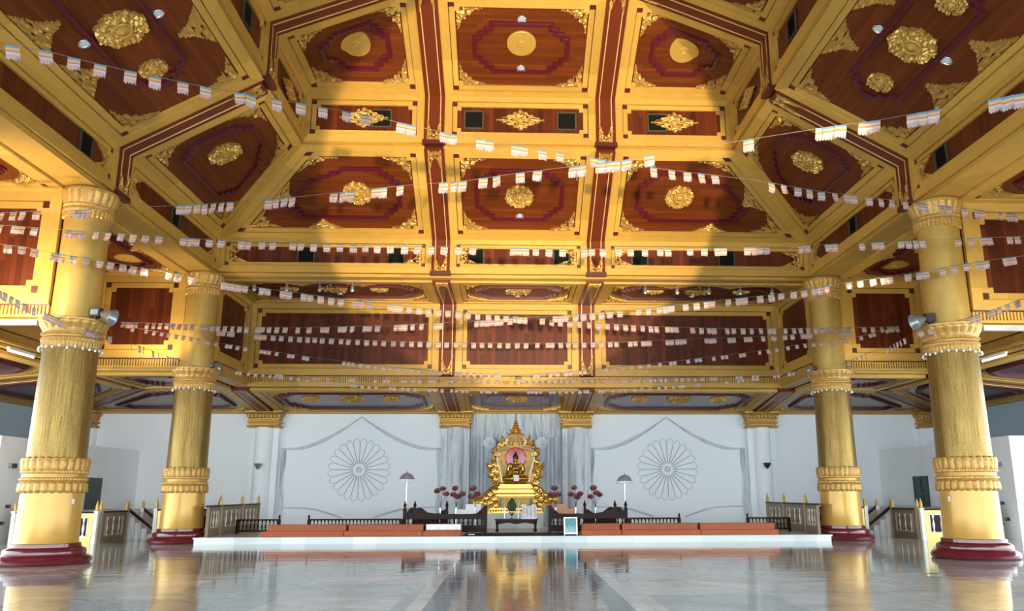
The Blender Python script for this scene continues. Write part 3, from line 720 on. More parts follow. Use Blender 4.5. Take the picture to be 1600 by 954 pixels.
for s in (-1, 1):
    n = mb.add([(s*(XA+.2), YF, 5.42), (s*(XW+.6), YF, 4.9), (s*(XW+.6), YP0+.3, 4.9), (s*(XA+.2), YP0+.3, 5.42)]); mb.face([n, n+1, n+2, n+3])
struct(mb.build('ceiling', 'wood'))
goldbox = lambda i, *a: sbox('trim_%d' % i, *a, 'gold', uvfn=lambda v, f: (v.x+v.y, v.z+.3))
k = 1
for s in (-1, 1):
    goldbox(k, *sorted((s*(XN-.02), s*10.93)), YQ, YB+.4, 8.66, 8.77); k += 1       # soffit over the columns
    for y in (YP0, YP1):                                                               # bulkhead backs
        sbox('trim_%d' % k, *sorted((s*11.06, s*XA)), y+.02, y+.28, 5.46, 8.7, 'wood_side'); k += 1
        goldbox(k, *sorted((s*10.9, s*(XA+.25))), y-.03, y+.3, 5.40, 5.50); k += 1
    sbox('trim_%d' % k, *sorted((s*11.2, s*(XA+.1))), YP0-.20, YP0-.06, 5.30, 5.42, 'pale_strip'); k += 1  # pale strip along the lower edge of the near bulkhead
    goldbox(k, *sorted((s*(XA+.02), s*(XA+.25))), YQ, YP1+.2, 5.40, 8.7); k += 1
    sbox('trim_%d' % k, *sorted((s*(XN+.03), s*(XN+.3))), YB+.42, YW+.2, 5.42, 8.7, 'wood_side'); k += 1
    goldbox(k, *sorted((s*(XN-.1), s*(XN+.45))), YB+.3, YW+.25, 5.40, 5.50); k += 1
goldbox(k, -XN, XN, YB+.02, YB+.42, 8.66, 8.77); k += 1
sbox('trim_%d' % k, -XN-.3, XN+.3, YW+.03, YW+.25, 5.42, 8.7, 'wood_side'); k += 1
goldbox(k, -XN-.3, XN+.3, YW-.14, YW+.26, 5.38, 5.50); k += 1
def cornice(p, q, n, i):
    """row of small reeds above a gold fillet"""
    p, q = Vector(p), Vector(q); t = (q-p).normalized(); L = (q-p).length; n = Vector(n); m = int(L/.085)
    Mx = Matrix(((t.x, n.x, 0, p.x), (t.y, n.y, 0, p.y), (0, 0, 1, p.z), (0, 0, 0, 1)))
    mb = MB(); mb.box(0, L, -.02, .06, 0, .32, 0, Mx); mb.box(0, L, 0, .16, 0, .07, 0, Mx); mb.box(0, L, 0, .13, .29, .33, 1, Mx)
    for j in range(m):
        a = L*(j+.5)/m; mb.box(a-.026, a+.026, .0, .12, .07, .30, 0, Mx)
    struct(mb.build('trim_%d' % i, ['gold', 'dark'], uvfn=lambda v, f: (v.x+v.y, v.z)))
cornice((-XN, YW, 5.48), (XN, YW, 5.48), (0, -1, 0), k); k += 1
for s in (-1, 1):
    cornice((s*XN, YS, 5.48), (s*XN, YW, 5.48), (-s, 0, 0), k); k += 1
    for y in (YP0, YP1): cornice((s*11.0, y, 5.48), (s*XA, y, 5.48), (0, -1, 0), k); k += 1
    cornice((s*XA, YP0+.3, 5.48), (s*XA, YP1, 5.48), (-s, 0, 0), k); k += 1
    cornice((s*XA, YQ, 5.48), (s*XA, YP0, 5.48), (-s, 0, 0), k); k += 1
# floor, platform, walls
mb = MB(); n = mb.add([(-26, -8, 0), (26, -8, 0), (26, 36, 0), (-26, 36, 0)]); mb.face([n, n+1, n+2, n+3]); struct(mb.build('floor', 'floor'))
mb = MB(); mb.box(-9.75, 9.75, 25.8, YBACK, -.05, .185); mb.box(-10.1, 10.1, 27.85, YBACK, -.05, .184); mb.box(-9.78, 9.78, 25.77, 25.84, .15, .195); struct(mb.build('floor', 'marble'))
sbox('wall_back', -19.4, 19.4, YBACK, YBACK+.3, 0, 5.1, 'white')
for s in (-1, 1):
    mb = MB(); mb.box(*sorted((s*XW, s*(XW+.35))), YP1-1.0, YBACK+.1, 3.2, 5.1); struct(mb.build('wall_%s' % SIDE[s], 'shaded_wall'))
    mb = MB(); mb.box(*sorted((s*XBOX, s*(XW+.3))), 25.75, YBACK, 0, 3.24); struct(mb.build('wall_%s' % SIDE[s], 'white_dirty'))
# ------------------------------------------------------------------ columns
def build_column():
    root = thing('column', 'x', 'column')
    b = MB(); b.lathe([(.90,0),(.94,.03),(.95,.09),(.92,.14),(.85,.17),(.81,.20),(.82,.25),(.80,.31),(.735,.34),(.70,.36),(.695,.43),(.66,.44)], 64); b.build('base', 'maroon_base', root, auto=40)
    b = MB(); b.lathe([(.655,.43),(.64,.46),(.63,1.0),(.615,1.56)], 64, cap=False); b.build('lower_shaft', 'gold_gloss', root, smooth=True)
    pr = [(.62,1.54),(.665,1.555),(.68,1.60),(.665,1.72),(.65,1.76),(.675,1.79),(.675,1.83),(.645,1.85),(.645,1.93),(.67,1.95),(.67,1.99),(.65,2.01),(.66,2.05),(.675,2.16),(.66,2.25),(.61,2.27)]
    def md(a, z, i): return 1 + (.05*abs(math.sin(13*a))-.012 if i in (2,3,11,12,13) else .03*abs(math.sin(13*a)) if i in (1,14) else .022*abs(math.sin(36*a)) if i in (5,6,9,10) else 0)
    b = MB(); b.lathe(pr, 216, md, cap=False, zmod=lambda a, z, i: (-.035 if i < 3 else .03)*abs(math.sin(13*a)) if i in (0,1,2,13,14,15) else 0); b.build('ring_band', 'gold_relief', root)
    b = MB(); b.lathe([(.605,2.26),(.595,3.2),(.575,4.77)], 64, cap=False); b.build('mosaic_shaft', 'mosaic', root, smooth=True)
    pr = [(.58,4.75),(.60,4.78),(.605,4.90),(.63,4.93),(.63,4.99),(.60,5.02),(.60,5.06),(.64,5.08),(.64,5.11),(.61,5.13),(.63,5.22),(.70,5.33),(.715,5.38),(.74,5.40),(.745,5.44),(.70,5.46),(.50,5.465)]
    def md2(a, z, i): return 1 + (.045*abs(math.sin(11*a))-.015 if i in (10,11,12) else .03*abs(math.sin(22*a)) if i in (1,2) else .025*abs(math.sin(36*a)) if i in (3,4,7,8) else 0)
    b = MB(); b.lathe(pr, 216, md2, cap=False, zmod=lambda a, z, i: -.03*abs(math.sin(22*a)) if i < 2 else 0); b.build('middle_capital', 'gold_relief', root)
    b = MB(); b.lathe([(.515,5.45),(.505,6.5),(.495,8.02)], 64, cap=False); b.build('upper_shaft', 'gold_leaf', root, smooth=True)
    pr = [(.50,7.96),(.525,7.98),(.53,8.06),(.55,8.09),(.55,8.13),(.52,8.16),(.53,8.20),(.55,8.22),(.53,8.25),(.545,8.32),(.60,8.46),(.615,8.54),(.63,8.56),(.63,8.61),(.60,8.65)]
    def md3(a, z, i): return 1 + (.06*abs(math.sin(10*a))-.02 if i in (9,10,11) else .05*abs(math.sin(16*a)) if i in (1,2) else .03*abs(math.sin(32*a)) if i in (3,4,6,7) else 0)
    b = MB(); b.lathe(pr, 192, md3, zmod=lambda a, z, i: -.05*abs(math.sin(16*a)) if i < 2 else 0); b.build('upper_capital', 'gold_relief', root)
    return root
def build_lights():
    root = thing('string_lights', 'x', 'string lights')
    b = MB(); b.tube([(.625*math.cos(a*PI/24), .625*math.sin(a*PI/24), .02*math.sin(a*1.7)) for a in range(48)], .008, 5, closed=True); b.build('cable', 'silver', root)
    bm = MB(); bm.sphere((0, 0, 0), .028, 8, 6, sc=(1, 1, 1.25)); me = bm.mesh('bulb', 'bulb', True)
    for i in range(26):
        a = 2*PI*i/26; inst('bulb', me, root, T(.655*math.cos(a), .655*math.sin(a), random.uniform(-.045, .01)))
    return root
c0 = build_column(); l0 = build_lights()
for i, (s, y) in enumerate(((-1, 19.19), (1, 19.19), (-1, 26.82), (1, 26.82))):
    c = c0 if i == 0 else copy_tree(c0); l = l0 if i == 0 else copy_tree(l0); near = y < 20
    c.location = (s*10.55, y, 0); l.location = (s*10.55, y, 4.77)
    c['label'] = 'tall gold column with mosaic shaft and maroon base, %s %s' % ('larger nearer one on the' if near else 'smaller farther one on the', SIDE[s]); c['group'] = 'gold columns of the hall'
    l['label'] = 'ring of clear bulbs below the middle capital of the %s %s column' % ('nearer' if near else 'farther', SIDE[s]); l['group'] = 'light rings on the columns'
    # small paper label on the near column shafts
    if near:
        mb = MB(); mb.box(-.03, .03, -.006, .006, -.055, .055); o = mb.build('paper_label', 'paper'); a = -.35 if s < 0 else PI+.35
        o.location = (s*10.55+math.cos(a)*.632, y+math.sin(a)*.632, 1.33); o.rotation_euler = (0, 0, a+PI/2); tag(o, 'small white paper label stuck on the nearer %s column' % SIDE[s], 'label')
# floodlights on the middle capitals
def build_flood():
    root = thing('floodlight', 'x', 'floodlight')
    b = MB(); b.box(-.13, .13, -.10, .10, .10, .34); b.box(-.10, .10, -.115, -.10, .15, .29, 1); b.build('ballast_box', ['black', 'grey_metal'], root)
    b = MB(); b.box(-.03, .03, -.05, .05, 0, .12); b.build('bracket', 'black', root)
    b = MB(); b.lathe([(.07,0),(.09,.05),(.15,.16),(.225,.33),(.24,.36),(.232,.36),(.21,.33),(.13,.15),(.05,.05),(.01,.04)], 32, cap=False); d = b.build('reflector', 'grey_metal', root, smooth=True)
    d.matrix_basis = T(.12, 0, .2) @ RY(PI/2+.35); 
    b = MB(); b.sphere((0, 0, .14), .06, 12, 8, sc=(1, 1, 1.4)); e = b.build('lamp', 'lamp', d)
    return root
f0 = build_flood()
for i, (x, y, s, sc) in enumerate(((-9.98, 19.0, -1, 1), (9.98, 19.0, 1, 1), (-10.02, 26.72, -1, .62), (10.02, 26.72, 1, .62))):
    f = f0 if i == 0 else copy_tree(f0); f.location = (x, y, 5.44); f.rotation_euler = (0, 0, 0 if s < 0 else PI); f.scale = (sc*.88,)*3
    f['label'] = 'grey dish floodlight on top of the middle capital, %s %s column' % ('nearer' if y < 20 else 'farther', SIDE[s]); f['group'] = 'floodlights on the columns'
# fluorescent tubes outside the aisles
for s in (-1, 1):
    mb = MB(); mb.box(-.04, .04, -.62, .62, -.02, .05); r = thing('tube_light', 'white fluorescent tube under the outer aisle cornice, %s edge of the photo' % SIDE[s], 'tube light', loc=(s*13.85, 22.85, 5.33))
    mb.build('housing', 'paper', r); t = MB(); t.tube([(0, -.6, -.05), (0, .6, -.05)], .022, 8); t.build('tube', 'lamp', r)

# downlights
def build_down():
    r = thing('downlight', 'x', 'ceiling light')
    b = MB(); b.lathe([(.13,0),(.135,.02),(.12,.035),(.095,.02),(.09,-.0)], 24, cap=False); b.build('rim', 'silver', r, smooth=True)
    b = MB(); b.lathe([(.092,.004),(.05,.03),(.004,.036)], 24, cap=False); b.build('lens', 'cool_lamp', r, smooth=True); return r
d0 = build_down(); nd = 0
def down(p, n, label):
    global nd
    d = d0 if nd == 0 else copy_tree(d0); nd += 1; n = Vector(n).normalized(); q = Vector((0, 0, 1)).rotation_difference(n)
    d.rotation_mode = 'QUATERNION'; d.rotation_quaternion = q; d.location = Vector(p)+n*.008; d['label'] = label; d['group'] = 'recessed ceiling downlights'
nb1, nb2 = (0, -.4, -1), (0, -1.95, -3.47)
down((0, 20.81, z1(Y1-20.81)), nb1, 'small round downlight above the gold disc in the top centre coffer')
down((0, 22.42, z1(Y1-22.42)), nb1, 'small round downlight below the gold disc in the top centre coffer')
down((0.02, 25.99, z2(YB-25.99)), nb2, 'small downlight below the centre medallion of the lower vault')
for s in (-1, 1):
    n = (-s*1.95, 0, -3.47)
    down((s*9.17, 15.6, z2(XN-9.17)), n, 'downlight on the outer side of the big medallion, large near coffer on the %s' % SIDE[s])
    down((s*7.78, 15.68, z2(XN-7.78)), n, 'downlight on the inner side of the big medallion, large near coffer on the %s' % SIDE[s])
    for y, w in ((27.7, 'front'), (29.5, 'rear')): down((s*6.58, y, 8.7), DOWN, 'downlight at the %s of the three medallions above the %s part of the rear fascia' % (w, SIDE[s]))
    for x, y, w in ((6.4, 31.2, 'front'), (6.85, 34.6, 'rear')): down((s*x, y, zlow(0, y)), (0, -.1, -1), 'downlight at the %s of the low coffer above the %s wheel pattern wall' % (w, SIDE[s]))
    down((s*11.4, 23.4, 8.7), DOWN, 'downlight in the dark aisle coffer between the two %s columns' % SIDE[s])
for y, w in ((27.77, 'front'), (29.7, 'rear')): down((0, y, 8.7), DOWN, 'downlight at the %s of the medallion above the middle of the rear fascia' % w)
for y, w in ((31.1, 'front'), (34.6, 'rear')): down((0, y, zlow(0, y)), (0, -.1, -1), 'downlight at the %s of the low coffer above the shrine' % w)
# hanging spot lamps under the lower frieze
def build_hang():
    r = thing('hanging_lamp', 'x', 'hanging lamp')
    b = MB(); b.tube([(0, 0, 0), (0, 0, -.2)], .012, 6); b.build('rod', 'silver', r)
    b = MB(); b.lathe([(.03,-.16),(.055,-.19),(.06,-.27),(.085,-.36),(.08,-.365),(.05,-.3)], 16, cap=False); b.build('shade', 'grey_metal', r, smooth=True)
    b = MB(); b.sphere((0, 0, -.34), .05, 10, 6); b.build('bulb', 'bulb', r, smooth=True); return r
h0 = build_hang(); nh = 0
for s, xs in ((-1, (-9.03, -7.93, -6.82, -5.71)), (1, (4.43, 5.55, 6.67, 7.78, 8.91))):
    mb = MB(); mb.box(min(xs)-.3, max(xs)+.3, 27.28, 27.30, 8.61, 8.63); o = mb.build('lamp_rail', 'grey_metal'); tag(o, 'thin lamp rail under the lower frieze, %s of centre' % SIDE[s], 'rail')
    for j, x in enumerate(xs):
        h = h0 if nh == 0 else copy_tree(h0); nh += 1; h.location = (x, 27.29, 8.61)
        h['label'] = 'small hanging lamp under the frieze, %s from the %s on the %s hand rail' % (('first', 'second', 'third', 'fourth', 'fifth')[j], 'left', SIDE[s]); h['group'] = 'hanging lamps under the lower frieze'

# ------------------------------------------------------------------ flag strings
STRINGS={
'A':([[-7.39,10.5,7.62],[-7.29,10.59,7.64],[-6.97,10.83,7.7],[-6.4,11.24,7.73],[-5.77,11.65,7.77],[-5.14,12.02,7.8],[-4.18,12.55,7.88],[-2.83,13.21,7.95],[-1.43,13.83,7.91],[-0.11,14.36,7.92],[1.58,14.99,7.93],[3.03,15.49,7.94],[4.94,16.11,8.0],[6.57,16.6,7.95],[9.19,17.34,7.98],[12.1,18.1,8.0]],
[-7.29,-6.97,-6.68,-6.4,-6.06,-5.77,-5.43,-5.14,-4.69,-4.54,-4.18,-3.82,-3.49,-3.13,-2.83,-2.23,-2.07,-1.5,-1.36,-0.84,-0.69,-0.19,-0.03,0.32,0.67,1.36,1.52,2.63,3.03,3.37,3.69,4.0,5.34,5.64,5.98,6.28,6.57,6.91,7.21,7.37,7.79,8.09,8.4,8.76,9.11,9.28,9.76,9.94,10.39,10.72,10.89,11.41,11.68,11.85]),
'B':([[-11.94,18.1,7.76],[-10.9,17.79,7.71],[-9.89,17.48,7.63],[-6.71,16.44,7.43],[-4.97,15.83,7.35],[-3.61,15.32,7.31],[-2.42,14.86,7.28],[-1.18,14.35,7.19],[-0.11,13.88,7.18],[0.9,13.42,7.14],[1.71,13.03,7.1],[2.08,12.84,7.11],[3.56,12.03,7.05],[4.65,11.36,6.98],[5.17,11.0,6.91],[5.68,10.63,6.87],[6.53,9.93,6.78],[6.67,9.8,6.76]],
[-11.9,-11.59,-11.33,-10.95,-10.03,-9.88,-9.73,-9.58,-7.3,-7.1,-6.9,-6.71,-6.51,-6.31,-6.12,-5.23,-5.05,-4.88,-4.71,-3.79,-3.61,-3.44,-2.93,-2.77,-2.42,-1.55,-1.35,-1.18,-0.79,-0.55,-0.11,0.21,0.83,0.97,1.29,1.41,1.54,1.72,2.08,3.56,4.53,4.62,4.77,5.05,5.17,5.59,5.7,5.82,6.41,6.53,6.64]),
'C':([[-11.83,18.0,7.44],[-11.06,18.0,7.38],[-10.15,18.0,7.32],[-8.57,18.0,7.23],[-7.53,18.0,7.16],[-6.09,18.0,7.1],[-4.35,18.0,7.06],[-2.6,18.0,7.03],[-1.13,18.0,7.02],[-0.07,18.0,7.01],[1.43,18.0,7.0],[3.18,18.0,7.03],[5.45,18.0,7.08],[7.27,18.0,7.18],[8.4,18.0,7.24],[9.45,18.0,7.3],[10.66,18.0,7.36],[11.96,18.0,7.43]],
[-11.83,-11.5,-11.36,-11.06,-10.29,-10.15,-10.0,-9.69,-9.42,-9.13,-8.86,-8.57,-8.27,-7.72,-7.57,-7.43,-7.14,-6.87,-6.42,-6.28,-5.96,-5.7,-5.25,-5.07,-4.78,-4.48,-4.19,-3.88,-3.61,-3.33,-3.04,-2.71,-2.42,-2.11,-1.8,-1.48,-1.14,-0.21,-0.07,0.08,0.31,0.62,0.93,1.43,1.61,1.87,2.23,2.52,2.85,3.21,3.39,3.91,4.25,4.56,4.7,5.27,5.42,5.57,5.72,6.55,6.7,7.19,7.35,8.01,8.32,8.47,8.96,9.13,9.31,9.48,10.34,10.66,10.95,11.11,11.62,11.8]),
'D':([[-11.51,17.6,6.86],[-11.16,17.8,6.87],[-10.54,18.14,6.81],[-9.59,18.63,6.76],[-8.95,18.94,6.71],[-8.01,19.37,6.62],[-7.09,19.78,6.55],[-5.96,20.25,6.49],[-4.68,20.76,6.42],[-3.35,21.26,6.39],[-1.98,21.75,6.35],[-0.65,22.2,6.33],[0.65,22.63,6.34],[2.32,23.15,6.32],[4.11,23.68,6.34],[5.91,24.19,6.4],[8.39,24.86,6.54],[10.12,25.31,6.66],[12.53,25.9,6.84]],
[-11.39,-11.16,-10.94,-10.59,-10.48,-10.27,-10.04,-9.79,-9.59,-9.36,-9.16,-8.95,-8.46,-8.28,-8.01,-7.32,-7.17,-7.02,-6.87,-6.5,-6.37,-6.03,-5.9,-5.55,-5.41,-5.16,-4.91,-4.68,-4.33,-4.19,-3.98,-3.48,-3.35,-3.22,-2.98,-2.73,-2.48,-2.21,-1.98,-1.7,-1.43,-1.17,-0.88,-0.64,-0.39,-0.12,0.14,0.65,0.91,1.17,1.46,1.74,2.03,2.32,2.59,2.85,3.13,3.39,3.67,3.93,4.11,4.46,4.61,4.75,5.27,5.57,5.82,5.99,6.42,6.64,6.97,7.25,7.58,7.9,8.03,8.44,8.75,8.98,9.26,9.54,9.77,10.0,10.28,10.63,10.79,11.31,11.65,11.99,12.23,12.4,12.57]),
'E':([[-12.77,25.9,6.84],[-11.08,25.46,6.71],[-9.53,25.05,6.56],[-8.35,24.73,6.47],[-6.37,24.17,6.35],[-4.16,23.52,6.28],[-2.36,22.97,6.26],[-0.88,22.5,6.26],[0.13,22.18,6.28],[1.12,21.85,6.25],[2.68,21.31,6.28],[3.93,20.86,6.32],[4.94,20.48,6.36],[6.14,20.02,6.41],[7.14,19.62,6.46],[8.13,19.21,6.58],[8.93,18.86,6.62],[9.67,18.53,6.67],[10.55,18.13,6.78],[11.35,17.73,6.81],[11.62,17.6,6.82]],
[-12.61,-12.43,-12.25,-12.13,-11.73,-11.52,-11.3,-11.05,-10.85,-10.61,-10.39,-10.19,-9.85,-9.7,-9.49,-9.29,-9.06,-8.82,-8.58,-8.35,-7.96,-7.81,-7.59,-7.34,-7.07,-6.67,-6.3,-5.87,-5.73,-5.32,-5.18,-4.95,-4.55,-4.41,-4.16,-3.6,-3.46,-3.33,-3.1,-2.83,-2.42,-2.29,-1.22,-1.08,-0.94,-0.81,-0.67,-0.54,-0.28,-0.01,0.98,1.12,1.25,1.53,1.73,1.96,2.21,2.43,2.68,3.17,3.43,3.69,3.86,4.01,4.35,4.62,4.87,5.01,5.39,5.64,5.78,6.14,6.4,6.63,6.91,7.14,7.38,7.51,7.64,8.13,8.38,8.65,8.87,9.0,9.38,9.61,9.73,10.06,10.3,10.55,10.79,10.91,11.3,11.41]),
'F':([[-9.58,25.2,6.47],[-8.11,25.2,6.32],[-7.4,25.2,6.28],[-6.37,25.2,6.23],[-5.32,25.2,6.18],[-3.92,25.2,6.13],[-2.22,25.2,6.1],[-0.05,25.2,6.09],[2.07,25.2,6.12],[3.97,25.2,6.17],[5.16,25.2,6.24],[6.79,25.2,6.3],[8.53,25.2,6.39],[9.22,25.2,6.44],[10.7,25.2,6.54]],
[-9.32,-9.2,-9.01,-8.91,-8.17,-8.05,-7.93,-7.66,-7.4,-7.12,-6.84,-6.59,-6.37,-6.13,-5.85,-5.55,-5.32,-5.04,-4.76,-4.5,-4.22,-3.92,-3.64,-3.36,-3.1,-2.82,-2.52,-2.26,-1.98,-1.7,-1.42,-1.16,-0.9,-0.6,-0.34,-0.05,0.23,0.59,0.92,1.06,1.32,1.56,1.79,2.07,2.34,2.62,2.89,3.09,3.54,3.7,3.95,4.05,4.15,4.73,4.85,5.04,5.16,5.28,5.98,6.11,6.23,6.73,6.85,7.26,7.39,7.81,8.16,8.53,8.76,9.1,9.22,9.35,10.42,10.55]),
'G':([[-12.12,25.4,6.57],[-11.4,25.4,6.45],[-10.48,25.4,6.3],[-9.46,25.4,6.1],[-8.54,25.4,5.95],[-7.56,25.4,5.8],[-6.22,25.4,5.61],[-4.94,25.4,5.45],[-4.0,25.4,5.34],[-3.12,25.4,5.27],[-2.28,25.4,5.2],[-0.93,25.4,5.14],[0.4,25.4,5.14],[1.61,25.4,5.21],[2.77,25.4,5.34],[3.86,25.4,5.44],[4.91,25.4,5.56],[6.23,25.4,5.72],[7.17,25.4,5.83],[8.28,25.4,6.0],[9.23,25.4,6.15],[10.12,25.4,6.24],[11.08,25.4,6.41],[11.95,25.4,6.63]],
[-12.06,-11.64,-11.4,-11.16,-10.94,-10.7,-10.48,-10.24,-10.0,-9.72,-9.46,-9.12,-9.0,-8.78,-8.54,-8.04,-7.92,-7.8,-7.56,-7.18,-7.06,-6.72,-6.6,-5.46,-5.32,-5.18,-4.94,-4.7,-4.48,-4.22,-4.0,-3.76,-3.54,-3.32,-3.12,-2.8,-2.68,-2.48,-1.96,-1.84,-1.61,-1.39,-1.17,-0.93,-0.71,-0.59,0.5,0.62,1.0,1.23,1.5,1.64,1.95,2.09,2.77,3.02,3.3,3.59,3.86,4.14,4.49,4.84,4.97,5.4,5.67,5.79,6.23,6.52,6.65,7.11,7.23,7.73,8.01,8.3,8.66,8.96,9.23,9.51,9.76,10.12,10.44,10.57,11.08,11.39,11.52,11.95]),
'H':([[-10.37,26.0,5.46],[-8.89,26.0,5.28],[-7.62,26.0,5.16],[-6.07,26.0,4.98],[-4.98,26.0,4.86],[-3.51,26.0,4.77],[-1.58,26.0,4.72],[0.04,26.0,4.7],[1.98,26.0,4.71],[3.47,26.0,4.76],[5.02,26.0,4.87],[6.45,26.0,5.0],[8.15,26.0,5.19],[9.54,26.0,5.41],[10.95,26.0,5.64]],
[-8.94,-8.84,-8.57,-8.35,-8.12,-7.9,-7.72,-7.62,-7.52,-7.23,-6.99,-6.7,-6.07,-5.69,-5.29,-5.19,-4.98,-4.75,-4.53,-4.08,-3.96,-3.7,-3.51,-3.31,-2.84,-2.66,-2.43,-2.13,-1.98,-1.78,-1.64,-1.17,-1.01,-0.91,-0.72,0.33,0.45,0.58,0.72,1.03,1.15,1.34,1.55,1.75,1.98,2.14,2.24,2.63,2.74,3.04,3.26,3.47,3.76,3.99,4.26,4.54,4.77,5.02,5.24,5.34,5.75,5.88,6.77,7.17,7.3,7.66,7.78,8.36,8.49]),
'I':([[-7.92,25.9,5.23],[-6.4,25.9,5.09],[-4.68,25.9,5.03],[-2.25,25.9,5.02],[0.04,25.9,5.02],[1.85,25.9,5.03],[4.13,25.9,5.06],[5.8,25.9,5.11],[7.27,25.9,5.17],[8.54,25.9,5.26],[10.03,25.9,5.39]],
[-7.65,-7.53,-6.46,-6.34,-6.04,-5.37,-5.25,-4.56,-4.26,-4.14,-3.7,-3.6,-3.37,-3.16,-2.82,-2.7,-2.23,-2.11,-1.84,-1.6,-1.35,-1.19,-0.96,-0.7,0.04,0.16,0.39,0.6,0.78,0.99,1.19,1.38,1.56,1.77,1.98,2.16,2.37,2.78,2.99,3.18,3.37,3.48,3.72,3.88,4.07,4.28,4.42,4.61,4.76,5.11,5.3,5.51,5.72,5.97,6.26,6.39,7.1,7.23,7.63,7.76,8.82,8.95]),
'J':([[-10.92,16.9,5.64],[-10.86,17.75,5.53],[-10.82,18.13,5.5],[-10.43,18.54,5.34],[-9.92,18.86,5.16],[-9.77,19.36,5.14],[-10.14,21.75,5.32],[-10.31,23.61,5.4],[-10.37,25.22,5.48],[-10.37,26.0,5.5]],
[16.92,17.07,17.28,17.47,17.7,17.8,18.02,18.28,18.38,18.46,18.55,18.75,18.83,18.87,18.98,19.36,21.07,21.75,22.06,22.79,23.25,24.03,24.5,24.96]),
'K':([[10.51,26.0,5.56],[10.48,24.9,5.53],[10.39,23.52,5.53],[10.2,21.87,5.38],[9.97,20.38,5.38],[9.69,19.0,5.3],[10.17,18.73,5.41],[10.83,18.34,5.58],[10.95,17.76,5.61],[11.01,16.9,5.63]],
[25.06,24.35,23.96,23.63,21.81,21.48,21.15,20.9,20.63,20.32,19.22,18.99,18.88,18.76,18.64,18.59,18.44,18.36,18.04,17.91,17.72,17.44,17.17,17.07,17.06]),
}
def flag_mesh(v):
    mb = MB(); w, h = .17, .2; nu = 8; zs = [0, .16, .34, .5, .67, 1.0]
    for b in range(4):
        for i in range(nu):
            q = []
            for (u, z) in ((i/nu, zs[b]), ((i+1)/nu, zs[b]), ((i+1)/nu, zs[b+1]), (i/nu, zs[b+1])):
                q.append(((u-.5)*w, .012*math.sin(u*6+v*2)*z + .01*math.sin(z*5+v), -z*h))
            n = mb.add(q); mb.face([n, n+3, n+2, n+1], b)
    for i in range(nu):
        m = [4, 3, 4, 4, 1, 4, 2, 0][(i+v*0) % 8] if i > 2 else 4
        e = 1.0 + (.06 if i % 2 else -.02)
        for k, (za, zb) in enumerate(((.67, .84), (.84, e))):
            q = []
            for (u, z) in ((i/nu, za), ((i+1)/nu, za), ((i+1)/nu, zb), (i/nu, zb)):
                q.append(((u-.5)*w, .012*math.sin(u*6+v*2)*z + .01*math.sin(z*5+v), -z*h))
            n = mb.add(q); mb.face([n, n+3, n+2, n+1], m if k else 4)
    return mb.mesh('flag', FC, True)
FL = [flag_mesh(i) for i in range(3)]
SL = {'A': ('string of striped flags from the upper left corner down to the nearer right column', 1.0),
      'B': ('string of striped flags rising from nearer left column to the right edge of photo', 1.0),
      'C': ('level string of striped flags across both nearer columns, in front of the lower frieze', .92),
      'D': ('string of striped flags sloping from the left edge down to the far right column', .92),
      'E': ('string of striped flags sloping from the right edge down to the far left column', .92),
      'F': ('almost level string of striped flags across the middle of the rear fascia', .86),
      'G': ('sagging string of striped flags whose lowest point crosses the bottom of the rear fascia', .66),
      'H': ('lowest sagging string of striped flags, hanging below the rear cornice', .62),
      'I': ('string of small striped flags lying in front of the rear cornice', .60),
      'J': ('string of flags seen edge on, from the nearer to the farther left column', .8),
      'K': ('string of flags seen edge on, from the nearer to the farther right column', .8)}
for key, (cord, fx) in STRINGS.items():
    lab, sc = SL[key]; ax = 1 if key in 'JK' else 0
    P = sorted([Vector(p) for p in cord], key=lambda p: p[ax]); o = P[0]
    r = thing('flag_string', lab, 'flag string', loc=o, group='strings of striped flags')
    mb = MB(); mb.tube([p-o for p in P], .0045, 4); mb.build('cord', 'dark_cord' if key in 'JK' else 'cord', r)
    rnd = random.Random(key)
    for j, x in enumerate(fx):
        i = 0
        while i < len(P)-2 and P[i+1][ax] < x: i += 1
        a, b = P[i], P[i+1]; t = (x-a[ax])/(b[ax]-a[ax]); p = a.lerp(b, t); d = b-a
        yaw = math.atan2(d.y, d.x) + rnd.uniform(-.25, .25); tl = math.atan2(d.z, math.hypot(d.x, d.y))
        inst('flag', FL[rnd.randrange(3)], r, T(*(p-o)) @ RZ(yaw) @ RY(-tl + rnd.uniform(-.06, .06)) @ RX(rnd.uniform(-.1, .1)) @ Matrix.Scale(sc*rnd.uniform(.93, 1.05), 4))

